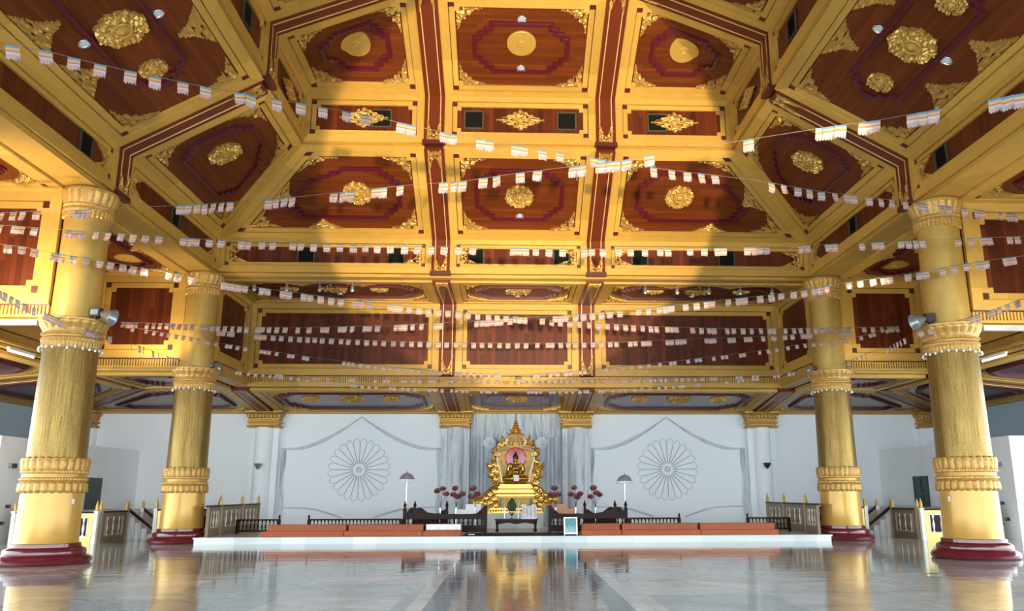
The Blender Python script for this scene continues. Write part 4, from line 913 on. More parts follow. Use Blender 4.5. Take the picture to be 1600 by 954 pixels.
# ------------------------------------------------------------------ rear wall: wall columns, cloth, wheel patterns
def wall_column():
    r = thing('wall_column', 'x', 'wall column')
    b = MB(); b.box(-.60, .60, -.30, .04, 0, 4.2); b.build('pier', 'streaky', r)
    b = MB(); b.lathe([(.36, 0), (.36, 4.2)], 32, None, 0, T(0, -.30, 0), cap=False); b.build('half_shaft', 'streaky', r, smooth=True)
    b = MB(); pr = [(.61,4.17),(.67,4.19),(.67,4.27),(.60,4.29),(.60,4.35),(.665,4.37),(.665,4.44),(.60,4.46),(.60,4.50),(.65,4.52),(.655,4.56),(.63,4.58),(.68,4.68),(.74,4.76),(.69,4.78),(.76,4.81),(.76,4.88),(.74,4.89)]
    rings = []
    for i, (h, z) in enumerate(pr):
        ring = []; dep = h-.32
        for k in range(64):
            a = 2*PI*k/64; cx_, sy = math.cos(a), math.sin(a); m = max(abs(cx_), abs(sy))
            q = 1 + (.03*abs(math.sin(a*12)) if i in (11, 12, 13) else .02*abs(math.sin(24*a)) if i in (1, 2) else .012*abs(math.sin(18*a)) if i in (5, 6) else 0)
            ring.append((h*cx_/m*q, -.28 + dep*sy/m*q*.9, z))
        rings.append(ring)
    b.loft(rings)
    for i in range(15):
        x = -.60+1.2*i/14; b.sphere((x, -.61, 4.23), .04, 8, 5); b.sphere((x, -.605, 4.405), .03, 8, 5)
    for i in range(9):
        x = -.60+1.2*i/8; b.sphere((x*1.04, -.62, 4.66), .075, 10, 6, sc=(.85, .45, 1.25))
    b.build('capital', 'gold_cap', r); return r
w0 = wall_column()
for i, (x, lb) in enumerate(((-2.57, 'streaked grey wall column with gilded capital, just left of the shrine'), (2.57, 'streaked grey wall column with gilded capital, just right of the shrine'),
                            (-10.6, 'pale wall column with gilded capital at the outer left end of the rear wall'), (10.6, 'pale wall column with gilded capital at the outer right end of the rear wall'),
                            (18.25, 'wall column in the rear corner, its gilded capital peeking out beside nearer right column'), (-18.25, 'wall column in the rear left corner, behind the nearer left column'))):
    w = w0 if i == 0 else copy_tree(w0); w.location = (x, YBACK-.02, 0); w['label'] = lb; w['group'] = 'wall columns of the rear wall'
    if abs(x) > 5:
        for c in w.children:
            if c.name.startswith(('pier', 'half')):
                c.data = c.data.copy(); c.data.materials[0] = M['white']
# wall speakers
for s in (-1, 1):
    mb = MB(); mb.lathe([(.03,0),(.06,.03),(.16,.20),(.17,.24),(.0,.25)], 20); o = mb.build('wall_lamp', 'grey_metal' if s < 0 else 'black', smooth=False, loc=(s*10.6, YBACK-.88, 2.45)); tag(o, 'small %s cone wall lamp on the outer %s wall column' % ('grey' if s < 0 else 'black', SIDE[s]), 'wall lamp')
# wheel patterns
def wheel():
    r = thing('wheel_pattern', 'x', 'wall ornament')
    ha = PI/24; pts = []
    for (rr, a) in ((.26, .72), (.55, .93), (.85, .97), (1.10, .97), (1.20, .80), (1.27, .42), (1.31, 0)): pts.append((rr*math.sin(a*ha), 0, rr*math.cos(a*ha)))
    pts = [(-x, y, z) for x, y, z in pts[:-1]] + [pts[-1]] + pts[-2::-1]
    pts = sorted(pts[:6], key=lambda p: p[2]) + [pts[6]] + sorted(pts[7:], key=lambda p: -p[2])
    b = MB(); b.tube(pts, .0085, 5); me = b.mesh('petal', 'line_grey')
    for i in range(24): inst('petal', me, r, RY(2*PI*i/24 + PI/24))
    b = MB(); b.tube([(.11*math.cos(a*PI/12), -.02, .11*math.sin(a*PI/12)) for a in range(24)], .028, 6, closed=True); b.lathe([(.09, 0), (.05, .04), (.005, .05)], 20, None, 0, RX(PI/2)); b.build('hub', 'streaky', r)
    return r
k0 = wheel()
for i, x in enumerate((-6.63, 6.52)):
    k_ = k0 if i == 0 else copy_tree(k0); k_.location = (x, YBACK-.03, 2.45); k_['label'] = 'faint wheel of twenty-four petals on the white rear wall, %s of the shrine' % ('left' if i == 0 else 'right')
# cloth hangings with gathered edges
def curve_pts(P, n):
    out = []
    for i in range(len(P)-1):
        for j in range(n):
            t = j/n; p0 = P[max(0, i-1)]; p1, p2 = P[i], P[i+1]; p3 = P[min(len(P)-1, i+2)]
            out.append(tuple(.5*((2*b)+(-a+c)*t+(2*a-5*b+4*c-d)*t*t+(-a+3*b-3*c+d)*t**3) for a, b, c, d in zip(p0, p1, p2, p3)))
    return out + [tuple(P[-1])]
def ruffle(name, P, width, mat, parent, y=YBACK-.05, seed=0):
    Q = curve_pts(P, 8); mb = MB(); nv = 6
    for i, (x, z, w) in enumerate(Q):
        for j in range(nv+1):
            v = j/nv; mb.add([(x, y - .03*math.sin(v*14+seed) - .02*math.sin(i*.9+v*5) - .01, z - v*w*width)])
    for i in range(len(Q)-1):
        for j in range(nv): a = i*(nv+1)+j; mb.face([a, a+1, a+nv+2, a+nv+1])
    return mb.build(name, mat, parent, smooth=True)
for s, x0, x1, xp in ((-1, -9.88, -3.2, -6.61), (1, 3.2, 9.88, 6.52)):
    r = thing('wall_hanging', 'white cloth hanging with gathered grey edges around the %s wheel pattern' % SIDE[s], 'wall hanging', loc=(0, 0, 0))
    xm = (x0+x1)/2
    for (xe, nm) in ((x0, 0), (x1, 1)):
        d = xp-xe
        ruffle('upper_swag', [(xp, 4.69, .35), (xp-d*.25, 4.15, .8), (xp-d*.5, 3.72, 1.1), (xp-d*.75, 3.42, .9), (xe, 3.34, .4)], .14, 'seam', r, seed=nm)
        ruffle('lower_hem', [(xe, .93, .6), (xp-d*.62, .90, .9), (xp-d*.42, .76, 1.0), (xp-d*.2, .52, 1.)], .08, 'seam', r, seed=nm+2)
        mb = MB(); sg = 1 if xe == x0 else -1
        mb.grid(lambda u, v: (xe+sg*(-.02+u*.16*(1+.25*math.sin(v*9))), YBACK-.05-.035*math.sin(u*15+v*2), .5+v*2.85), 10, 20); mb.build('side_gather', 'streaky', r, smooth=True)
# pleated curtain behind the shrine
r = thing('curtain', 'grey white pleated curtain with swags, hanging behind the shrine', 'curtain', loc=(0, YBACK, 0))
mb = MB(); mb.grid(lambda u, v: (-1.95+3.9*u, -.09-.035*math.sin(u*150)-.015*math.sin(u*61+2), .25+4.6*v), 420, 2); mb.build('back_cloth', 'curtain', r, smooth=True)
for s in (-1, 1):
    def sw(u, v):
        zb = 3.95 - .75*(1-u)**1.6 + .12*math.sin(u*5)
        xt, xb = s*(.02+1.90*u), s*(.42+1.50*u)
        return (xt+(xb-xt)*v**1.6, -.16-.09*(1-u)*v-.028*math.sin(u*88+v*1.5)-.02*math.sin(u*31), 4.87-v*(4.87-zb))
    mb = MB(); mb.grid(sw, 180, 14); mb.build('swag', 'curtain', r, smooth=True)
for s, xc in ((-1, -1.13), (1, 1.08)):
    r = thing('pilaster', 'slim white pilaster with block capital against the curtain, %s of the shrine' % SIDE[s], 'pilaster', loc=(xc, YBACK-.42, 0))
    b = MB(); b.box(-.18, .18, -.08, .04, .2, 3.4)
    for q in range(4): b.box(-.15+q*.09, -.12+q*.09, -.10, -.08, .3, 3.35)
    b.build('shaft', 'curtain', r)
    b = MB(); b.box(-.28, .28, -.18, .06, 3.42, 3.64); b.box(-.22, .22, -.13, .05, 3.36, 3.42); b.box(-.24, .24, -.14, .05, 3.64, 3.69); b.box(-.15, .15, -.08, .04, 3.69, 3.80); b.box(-.26, .26, -.19, -.17, 3.50, 3.52); b.build('capital', 'streaky', r)
# ------------------------------------------------------------------ shrine
SX, SY = -.03, 32.6
throne = thing('throne', 'tall golden flame carved throne with upturned side wings, holding the seated statue', 'throne', loc=(SX, SY, .185))
def mir(h): return [(-x, z) for x, z in h[::-1] if x > 0] + list(h)
def plate(half, y0, y1, zoff=-.185):
    P = mir(half); mb = MB(); n = len(P)
    a = mb.add([(x, y0, z+zoff) for x, z in P] + [(x, y1, z+zoff) for x, z in P])
    mb.face([a+i for i in range(n)]); mb.face([a+2*n-1-i for i in range(n)])
    for i in range(n): j = (i+1) % n; mb.face([a+j, a+i, a+n+i, a+n+j])
    return mb
def spiral(mb, c, r, turns=1.4, a0=0, sg=1, y=-.2, rt=.028, mat=0):
    pts = []; k = 16
    for i in range(k+1):
        t = i/k; a = a0+sg*2*PI*turns*t; q = r*(1-.82*t); pts.append((c[0]+q*math.cos(a), y-.05*t, c[1]-.185+q*math.sin(a)))
    mb.tube(pts, rt, 5, mat, rads=[rt*(1-.4*i/k) for i in range(k+1)])
back = [(0,1.72),(.5,1.72),(.84,1.80),(.98,1.95),(1.10,2.14),(1.00,2.20),(1.05,2.36),(1.15,2.60),(1.02,2.58),(.97,2.70),(.87,2.74),(.88,2.95),(.93,3.18),(.78,3.18),(.71,3.28),(.70,3.48),(.61,3.40),(.54,3.48),(.55,3.73),(.45,3.60),(.34,3.61),(.30,3.74),(.23,3.80),(.21,3.92),(.15,4.0),(.10,4.06),(.06,4.18),(0,4.30)]
plate(back, -.02, .14).build('backplate', 'recess_gold', throne)
cv = MB(); rnd = random.Random(5)
for s in (-1, 1):
    for (x, z, q) in ((.80,1.95,.13),(.95,2.12,.1),(.74,2.22,.12),(.90,2.40,.13),(1.02,2.46,.09),(.76,2.62,.11),(.88,2.62,.08),(.78,2.90,.10),(.70,3.08,.11),(.60,3.28,.10),(.48,3.42,.10),(.34,3.52,.07),(.40,3.28,.06),(.12,3.82,.07),(.07,3.98,.05)):
        spiral(cv, (s*x, z), q, 1.3, rnd.uniform(0, 6), s*(1 if rnd.random() < .5 else -1), -.03)
    for (xa, za, xb, zb) in ((.86,2.0,1.12,2.16),(.94,2.3,1.16,2.62),(.82,2.8,.93,3.2),(.62,3.2,.70,3.5),(.46,3.4,.55,3.75),(.2,3.7,.31,3.76)):
        cv.tube([(s*xa, -.04, za-.185), (s*((xa+xb)/2+.05), -.07, (za+zb)/2-.185), (s*xb, -.03, zb-.185)], .04, 6, rads=[.055, .04, .01])
for i in range(7): cv.lathe([(.20-.024*i, 0), (.225-.026*i, .03), (.17-.02*i, .065)], 16, None, 0, T(0, -.02, 3.55+i*.082))
def inpoly(x, z, P):
    c = False
    for (x1, z1__), (x2, z2__) in zip(P, P[1:]+P[:1]):
        if (z1__ > z) != (z2__ > z) and x < (x2-x1)*(z-z1__)/(z2__-z1__)+x1: c = not c
    return c
for i in range(900):
    x, z = rnd.uniform(.05, 1.12), rnd.uniform(1.78, 4.0)
    if inpoly(x, z, back) and (x > .72 or z > 3.3 or z < 1.95):
        q = rnd.uniform(.022, .045)
        for s in (-1, 1): cv.sphere((s*x, -.02, z-.185), q, 6, 4, sc=(1, .7, 1.2))
cv.build('flame_carving', 'bright_gold', throne)
ar = MB()
for s in (-1, 1):
    arch = curve_pts([(s*.50, 1.84), (s*.52, 2.1), (s*.62, 2.5), (s*.69, 2.8), (s*.66, 3.05), (s*.50, 3.17), (s*.31, 3.20), (s*.22, 3.32)], 6)
    ar.tube([(x, -.10, z-.185) for x, z in arch], .075, 8)
    for i in range(0, len(arch), 1): ar.sphere((arch[i][0], -.17, arch[i][1]-.185), .03, 6, 4)
    top = curve_pts([(s*.18, 3.22), (s*.34, 3.36), (s*.37, 3.52), (s*.24, 3.66), (0, 3.72)], 5); ar.tube([(x, -.09, z-.185) for x, z in top], .055, 8)
    inn_ = curve_pts([(s*.16, 3.24), (s*.20, 3.38), (s*.12, 3.52), (0, 3.58)], 5); ar.tube([(x, -.08, z-.185) for x, z in inn_], .035, 6)
ar.build('inner_arch', 'pale_gold', throne)
mb = MB(); mb.lathe([(.40,0),(.42,.03),(.38,.05),(.1,.06),(.005,.062)], 40, None, 0, T(0, -.04, 2.82-.185) @ RX(PI/2)); mb.build('halo', 'halo', throne)
mb = MB(); mb.prism([(x, z) for x, z in ((-.42,1.85),(.42,1.85),(.58,2.5),(.5,2.75),(-.5,2.75),(-.58,2.5))], 0, .02); e = mb.build('niche_back', 'gold_cap', throne); e.matrix_basis = T(0, -.03, -.185) @ RX(PI/2)
# stepped pedestal
mb = MB()
for (w, d, za, zb) in ((.52,.40,1.80,1.92),(.60,.46,1.74,1.80),(.66,.52,1.66,1.73),(.60,.48,1.60,1.66),(.68,.55,1.56,1.60),(.74,.60,1.52,1.56),(.72,.58,1.40,1.52),(.76,.62,1.36,1.40),(.62,.5,1.28,1.36),(.56,.45,.98,1.28),(.64,.52,.92,.98),(.98,.66,.88,.92),(1.02,.70,.78,.88),(1.06,.74,.74,.78)):
    mb.box(-w, w, -d-.06, .1, za-.185, zb-.185, 1 if (w, za) in ((.60,1.60),(.62,1.28),(.56,.98),(.52,1.80),(.64,.92)) else 0)
for i in range(27): x = -.70+i*1.4/26; mb.sphere((x, -.66, 1.46-.185), .032, 6, 4, sc=(.8, .8, 1.3))
for i in range(19): x = -.95+i*1.9/18; mb.sphere((x, -.78, .83-.185), .04, 6, 4)
mb.build('pedestal', ['bright_gold', 'recess_gold'], throne)
mb = MB()
for i in range(7):
    x = -.5+i/6; mb.lathe([(.05,0),(.06,.03),(.035,.08),(.05,.16),(.03,.22),(.05,.28),(.055,.30)], 10, None, 0, T(x, -.56, .985-.185))
mb.build('pedestal_columns', 'pale_gold', throne)
wing = [(.62,1.76),(.84,1.74),(1.02,1.66),(1.14,1.56),(1.25,1.45),(1.36,1.34),(1.46,1.30),(1.56,1.34),(1.65,1.43),(1.69,1.25),(1.63,1.12),(1.5,1.06),(1.37,1.04),(1.22,1.02),(1.12,.92),(1.06,.78),(.62,.76)]
for s in (-1, 1):
    mb = MB(); P = [(s*x, z) for x, z in wing]; n = len(P); a = mb.add([(x, -.30, z-.185) for x, z in P] + [(x, .05, z-.185) for x, z in P])
    mb.face([a+i for i in range(n)]); mb.face([a+2*n-1-i for i in range(n)])
    for i in range(n): j = (i+1) % n; mb.face([a+i, a+j, a+n+j, a+n+i])
    for (x, z, q) in ((.78,1.60,.11),(.98,1.50,.13),(1.15,1.36,.13),(.84,1.34,.12),(1.0,1.20,.12),(.74,1.10,.11),(1.33,1.19,.12),(1.52,1.18,.11),(.92,.98,.1),(.76,.86,.08),(1.18,1.13,.07)): spiral(mb, (s*x, z), q, 1.4, x*7, s, -.32, .042, 1)
    for off in (0, .09): mb.tube([(s*(x-.03), -.33, z-.185-off) for x, z in curve_pts([(.66,1.76),(.86,1.73),(1.03,1.64),(1.16,1.52),(1.30,1.37),(1.48,1.30),(1.64,1.40)], 4)], .04, 6, 1)
    mb.build('side_wing', ['recess_gold', 'bright_gold'], throne)
mb = MB(); mb.box(-1.12, 1.12, -.86, .3, 0, .10); mb.box(-1.06, 1.06, -.80, .3, .10, .5); mb.box(-1.1, 1.1, -.84, .3, .5, .555); mb.build('plinth', 'marble', throne)
# seated statue
statue = thing('statue', 'golden statue seated cross legged in front of the red halo disc', 'statue', loc=(SX, SY-.30, 1.925))
b = MB()
for s in (-1, 1):
    b.tube([(s*.10, .02, .13), (s*.27, -.10, .12), (s*.42, -.17, .10)], .12, 10, rads=[.14, .125, .10]); b.sphere((s*.42, -.17, .095), .10, 10, 8)
    b.tube([(s*.42, -.18, .085), (s*.18, -.30, .09), (-s*.10, -.33, .11 if s > 0 else .07)], .08, 10, rads=[.09, .08, .055]); b.sphere((-s*.14, -.33, .12 if s > 0 else .07), .055, 8, 6, sc=(1.6, .9, .8))
    b.sphere((s*.20, .0, .60), .10, 10, 8); b.tube([(s*.22, 0, .60), (s*.29, .0, .48), (s*.31, -.02, .36)], .07, 10, rads=[.085, .072, .06]); b.sphere((s*.31, -.02, .36), .062, 8, 6)
    b.tube([(s*.105, .005, .80), (s*.112, .005, .76), (s*.108, 0, .70)], .02, 6); b.sphere((s*.04, -.108, .83), .016, 6, 5)
b.sphere((0, .02, .16), .21, 14, 10, sc=(1.1, .8, .8)); b.tube([(0, .02, .2), (0, .02, .36), (0, .01, .5), (0, .0, .60)], .16, 14, rads=[.18, .155, .19, .16]); b.sphere((0, 0, .52), .20, 14, 10, sc=(1.08, .68, .85))
b.tube([(0, .0, .60), (0, -.005, .74)], .065, 10); b.sphere((0, -.015, .83), .118, 16, 12, sc=(.88, .95, 1.12)); b.sphere((0, -.06, .76), .06, 8, 6, sc=(1, .8, .7))
b.tube([(0, -.125, .86), (0, -.145, .815)], .014, 6, rads=[.01, .02]); b.sphere((0, -.122, .775), .022, 8, 5, sc=(1.6, .7, .5))
b.tube([(-.31, -.02, .36), (-.35, -.13, .27), (-.37, -.22, .21)], .05, 10, rads=[.058, .05, .038]); b.sphere((-.375, -.25, .17), .04, 8, 6, sc=(1, .7, 1.2))
for i, (dx, l) in enumerate(((-.03, .09), (-.01, .105), (.01, .10), (.03, .08))): b.tube([(-.375+dx, -.27, .15), (-.375+dx*1.1, -.29, .15-l*.6), (-.375+dx*1.1, -.28, .15-l)], .0135, 6)
b.tube([(-.335, -.25, .18), (-.30, -.27, .14)], .014, 6)
b.tube([(.31, -.02, .36), (.24, -.18, .26), (.12, -.27, .215)], .05, 10, rads=[.058, .05, .038]); b.sphere((.07, -.28, .205), .045, 8, 6, sc=(1.3, 1, .5))
for i in range(4): b.tube([(.04, -.25-.024*i, .21), (-.02, -.25-.024*i, .205), (-.06+.006*i, -.255-.022*i, .215)], .0135, 6)
b.tube([(.08, -.25, .23), (.03, -.24, .255)], .014, 6)
body = b.build('body', 'statue', statue, smooth=True)
m = body.modifiers.new('Remesh', 'REMESH'); m.mode = 'VOXEL'; m.voxel_size = .011; m.use_smooth_shade = True
sm = body.modifiers.new('Smooth', 'SMOOTH'); sm.iterations = 2; sm.factor = .4
b = MB()
hp = [(.112,.0),(.118,.04),(.112,.085),(.09,.125),(.062,.145),(.06,.165),(.055,.19),(.03,.225),(.012,.26),(.003,.275)]
b.lathe(hp, 40, lambda a, z, i: (1+.02*math.sin(a*20+i*1.5))*(.9 if math.sin(a) < -.7 and i < 2 else 1), 0, T(0, .012, .865) @ Matrix.Diagonal((.95, 1.02, 1, 1))); b.build('hair', 'black_hair', statue, smooth=True)
b = MB(); b.grid(lambda u, v: (.26-.42*u*(1-.2*v)+.0, -.155-.03*math.sin(u*3)-.012*math.sin(v*30), .64-.36*v-.0*u), 10, 14); 
b = MB(); b.tube([(.24, -.06, .66), (.10, -.155, .55), (-.06, -.165, .45), (-.20, -.12, .36)], .018, 6); b.build('robe_edge', 'statue', statue, smooth=True)
mb = MB(); mb.box(-.10, .10, -.02, .02, 0, .22); o = mb.build('offering_card', 'paper', loc=(SX+.03, SY-.72, 1.925)); tag(o, 'small white square placed in the lap of the golden statue', 'card')
# lotus cushion under the statue is part of the throne
mb = MB(); mb.lathe([(.40,0),(.50,.03),(.52,.07),(.47,.10),(.46,.115)], 48, lambda a, z, i: 1+.04*abs(math.sin(12*a)), 0, T(0, -.28, 1.80-.185) @ Matrix.Diagonal((1.05, .8, 1, 1))); mb.build('lotus_cushion', 'statue', throne)

# ------------------------------------------------------------------ offering table and what stands on it
Z0 = .195
def legs4(root, w, d, h, t, mat, cab=True):
    for sx in (-1, 1):
        for sy in (-1, 1):
            mb = MB(); x, y = sx*(w-t), sy*(d-t)
            mb.loft([[(x-t*k*1.0, y-t*k, z), (x+t*k, y-t*k, z), (x+t*k, y+t*k, z), (x-t*k, y+t*k, z)] for z, k in ((0, 1.15), (.05, 1.3), (h*.25, .7), (h*.6, .85), (h*.85, 1.2), (h, 1.3))]); mb.build('leg', mat, root)
r = thing('table', 'dark wooden offering table with curved apron in front of the throne', 'table', loc=(-.02, 28.9, Z0))
mb = MB(); mb.box(-.74, .74, -.28, .28, .38, .42); mb.box(-.70, .70, -.26, .26, .36, .38); mb.build('tabletop', 'dark_wood', r)
mb = MB(); P = [(-.66,.37),(-.66,.2)] + [(-.6+.12*i, .30-.05*math.cos(i*PI/5)**2-.0) for i in range(11)] + [(.66,.2),(.66,.37)]
n = len(P); a = mb.add([(x, -.25, z) for x, z in P] + [(x, -.21, z) for x, z in P]); mb.face([a+i for i in range(n)]); mb.face([a+2*n-1-i for i in range(n)])
for i in range(n): j = (i+1) % n; mb.face([a+i, a+n+i, a+n+j, a+j])
mb.build('apron', 'dark_wood', r); legs4(r, .70, .25, .37, .045, 'dark_wood')
r = thing('vase', 'silver footed vase with a dark conical leaf bundle on the offering table', 'vase', loc=(-.18, 28.85, Z0+.42))
mb = MB(); mb.lathe([(.07,0),(.075,.015),(.03,.05),(.025,.09),(.05,.13),(.085,.20),(.10,.25),(.095,.255),(.0,.24)], 24); mb.build('body', 'silver', r, smooth=True)
mb = MB(); mb.lathe([(.05,.24),(.12,.30),(.155,.40),(.13,.52),(.08,.62),(.02,.70),(.0,.71)], 48, lambda a, z, i: 1+.13*math.sin(a*9+i*2.1)); mb.build('leaf_bundle', 'plant', r)
for dx in (-.13, .12):
    r = thing('candle_stick', 'thin silver candle stick %s of the leaf vase on the offering table' % ('left' if dx < 0 else 'right'), 'candle stick', loc=(-.18+dx*1.9, 28.95, Z0+.42))
    mb = MB(); mb.lathe([(.05,0),(.05,.012),(.012,.03),(.012,.30),(.03,.33),(.03,.345)], 12); mb.build('stand', 'silver', r); c = MB(); c.lathe([(.012,.345),(.012,.50),(.003,.52)], 8); c.build('candle', 'paper', r)
r = thing('offering_parcel', 'crumpled clear plastic wrapped parcel on the right end of the offering table', 'parcel', loc=(.42, 28.85, Z0+.42))
mb = MB(); 
def pc(u, v):
    x = -.25+.5*u; z = .46*v; return (x+.02*math.sin(v*11), -.14+.05*noise.noise(Vector((u*5, v*5, 1)))*1.3, z*(1+.07*math.sin(u*9)))
mb.grid(pc, 16, 16); mb.grid(lambda u, v: (pc(1-u, v)[0], .14+.05*noise.noise(Vector((u*5, v*5, 7))), pc(1-u, v)[2]), 16, 16)
mb.grid(lambda u, v: (pc(0, v)[0], .14-.28*u, pc(0, v)[2]), 4, 16); mb.grid(lambda u, v: (pc(1, v)[0], -.14+.28*u, pc(1, v)[2]), 4, 16); mb.grid(lambda u, v: (pc(u, 1)[0], -.14+.28*v, pc(u, 1)[2]), 16, 4)
mb.build('wrapping', 'plastic', r); 
mb = MB()
for q in range(4): mb.tube([(-.2+q*.13, -.19, .05), (-.19+q*.13, -.2, .25), (-.21+q*.13, -.18, .45)], .012, 5)
mb.build('ties', 'grey_metal', r)

# ------------------------------------------------------------------ carved altar railings
def turned(h, r): return [(r*.9,0),(r*.9,h*.06),(r*.45,h*.12),(r*.8,h*.3),(r*1.0,h*.42),(r*.6,h*.62),(r*.4,h*.72),(r*.8,h*.86),(r*.9,h*.93),(r*.9,h)]
def finial(h, r): return [(r*.6,0),(r*1.0,h*.1),(r*.5,h*.2),(r*.95,h*.35),(r*1.0,h*.5),(r*.55,h*.72),(r*.35,h*.8),(r*.5,h*.86),(r*.1,h*.98),(.002,h)]
def railing(label, x0, x1, y, s):
    """s = -1: outer post on the left"""
    r = thing('altar_railing', label, 'railing', loc=(x0, y, Z0)); L = x1-x0; fx = lambda t: t*L if s < 0 else L-t*L
    for t, h, f in ((0, .76, 1), (1, .88, 0)):
        b = MB(); x = fx(t); b.box(x-.055, x+.055, -.055, .055, 0, h); b.box(x-.07, x+.07, -.07, .07, h-.05, h); p = b.build('post', 'dark_wood', r)
        if f: b = MB(); b.lathe(finial(.28, .055), 12, None, 0, T(x, 0, h)); b.build('finial', 'dark_wood', p, smooth=True)
    top = [(0.02,.66),(.06,.80),(.12,.83),(.17,.76),(.20,.72),(.28,.66),(.42,.61),(.60,.60),(.80,.60),(.88,.62),(.93,.70),(.96,.80),(.99,.86)]
    P = [(fx(t), z) for t, z in top] + [(fx(.99), .44), (fx(.02), .44)]
    if s > 0: P = P[::-1]
    b = MB(); n = len(P); a = b.add([(x, -.035, z) for x, z in P] + [(x, .035, z) for x, z in P]); b.face([a+n-1-i for i in range(n)]); b.face([a+n+i for i in range(n)])
    for i in range(n): j = (i+1) % n; b.face([a+i, a+j, a+n+j, a+n+i])
    for t, z, q in ((.09,.72,.07),(.93,.66,.05)):
        pts = [(fx(t)+q*(1-k*.05)*math.cos(k*.6), -.05, z+q*(1-k*.05)*math.sin(k*.6)) for k in range(14)]; b.tube(pts, .014, 5)
    b.build('crest_board', 'dark_wood', r)
    b = MB(); b.box(.05, L-.05, -.05, .05, .02, .22); b.box(.05, L-.05, -.06, .06, .20, .23); b.build('bottom_board', 'dark_wood', r)
    m = 17; b = MB(); b.lathe(turned(.22, .036), 10); me = b.mesh('baluster', 'dark_wood', True)
    for i in range(m): inst('baluster', me, r, T(.12+(L-.24)*i/(m-1), 0, .225))
railing('dark carved altar railing with a scroll crest, left of the offering table', -3.76, -1.06, 28.2, -1)
railing('dark carved altar railing with a scroll crest, right of the offering table', 1.10, 3.68, 28.2, 1)
for s, xa, xb in ((-1, -3.52, -2.42), (1, 2.36, 3.42)):
    r = thing('carved_screen', 'dark carved screen with two finials behind the outer part of the %s altar railing' % SIDE[s], 'screen', loc=(xa, 29.0, Z0)); L = xb-xa
    for x in (0, L):
        b = MB(); b.box(x-.045, x+.045, -.045, .045, 0, .74); p = b.build('post', 'dark_wood', r); b = MB(); b.lathe(finial(.30, .055), 12, None, 0, T(x, 0, .74)); b.build('finial', 'dark_wood', p, smooth=True)
    fx = (lambda t: t*L) if s < 0 else (lambda t: L-t*L)
    top = [(0,.72),(.08,.80),(.2,.80),(.3,.72),(.45,.61),(.6,.58),(.75,.62),(.88,.72),(1,.76)]; P = [(fx(t), z) for t, z in top] + [(fx(1), .1), (fx(0), .1)]
    if s > 0: P = P[::-1]
    b = MB(); n = len(P); a = b.add([(x, -.03, z) for x, z in P] + [(x, .03, z) for x, z in P]); b.face([a+n-1-i for i in range(n)]); b.face([a+n+i for i in range(n)])
    for i in range(n): j = (i+1) % n; b.face([a+i, a+j, a+n+j, a+n+i])
    b.build('crest_board', 'dark_wood', r)
def low_rail(label, x0, x1, y, left=True, right=True):
    r = thing('low_balustrade', label, 'balustrade', loc=(x0, y, Z0)); L = x1-x0
    for x, f in ((0, left), (L, right)):
        b = MB(); b.box(x-.04, x+.04, -.04, .04, 0, .46); p = b.build('post', 'dark_wood', r)
        if f: b = MB(); b.lathe(finial(.16, .04), 10, None, 0, T(x, 0, .46)); b.build('finial', 'dark_wood', p, smooth=True)
    b = MB(); b.box(0, L, -.045, .045, .42, .47); b.build('top_rail', 'dark_wood', r); b = MB(); b.box(0, L, -.04, .04, .06, .12); b.build('bottom_rail', 'dark_wood', r)
    m = max(4, int(L/.115)); b = MB(); b.lathe(turned(.30, .03), 8); me = b.mesh('baluster', 'dark_wood', True)
    for i in range(m): inst('baluster', me, r, T(L*(i+.5)/m, 0, .12))
low_rail('long low dark balustrade below the left wheel pattern', -6.88, -3.84, 28.0, True, False)
low_rail('short low dark balustrade beside the left platform side rail', -9.2, -7.84, 28.0, False, True)
low_rail('long low dark balustrade below the right wheel pattern', 3.76, 5.46, 28.0, False, True)
low_rail('short low dark balustrade beside the right platform side rail', 7.78, 9.2, 28.0, True, False)
for s, xa, xb in ((-1, -2.2, -1.05), (1, 1.1, 2.2)):
    r = thing('side_table', 'dark side table mostly hidden behind the %s altar railing, under the boxes' % SIDE[s], 'table', loc=((xa+xb)/2, 29.0, Z0)); w = (xb-xa)/2
    mb = MB(); mb.box(-w, w, -.26, .26, .55, .59); mb.box(-w+.04, w-.04, -.22, .22, .46, .55); mb.build('tabletop', 'dark_wood', r); legs4(r, w-.02, .24, .5, .04, 'dark_wood')
def carton(name, label, cat, x, y, z, w, d, h, mat):
    r = thing(name, label, cat, loc=(x, y, z)); mb = MB(); mb.box(-w/2, w/2, -d/2, d/2, 0, h*.75); mb.build('body', mat, r); mb = MB(); mb.box(-w/2-.012, w/2+.012, -d/2-.012, d/2+.012, h*.75, h); mb.build('lid', mat, r)
zt = Z0+.59
carton('box', 'wide white box behind the left altar railing, lower of the two', 'box', -1.66, 28.95, zt, .78, .34, .155, 'paper')
carton('box', 'smaller white box stacked on the wide white box behind the left railing', 'box', -1.50, 28.95, zt+.155, .52, .26, .17, 'paper')
carton('box', 'wide tan wooden box behind the right altar railing, lower of the two', 'box', 1.64, 28.95, zt, .74, .34, .165, 'tan_box')
carton('box', 'smaller tan box stacked on the wide tan box behind the right railing', 'box', 1.50, 28.95, zt+.165, .44, .26, .15, 'tan_box')
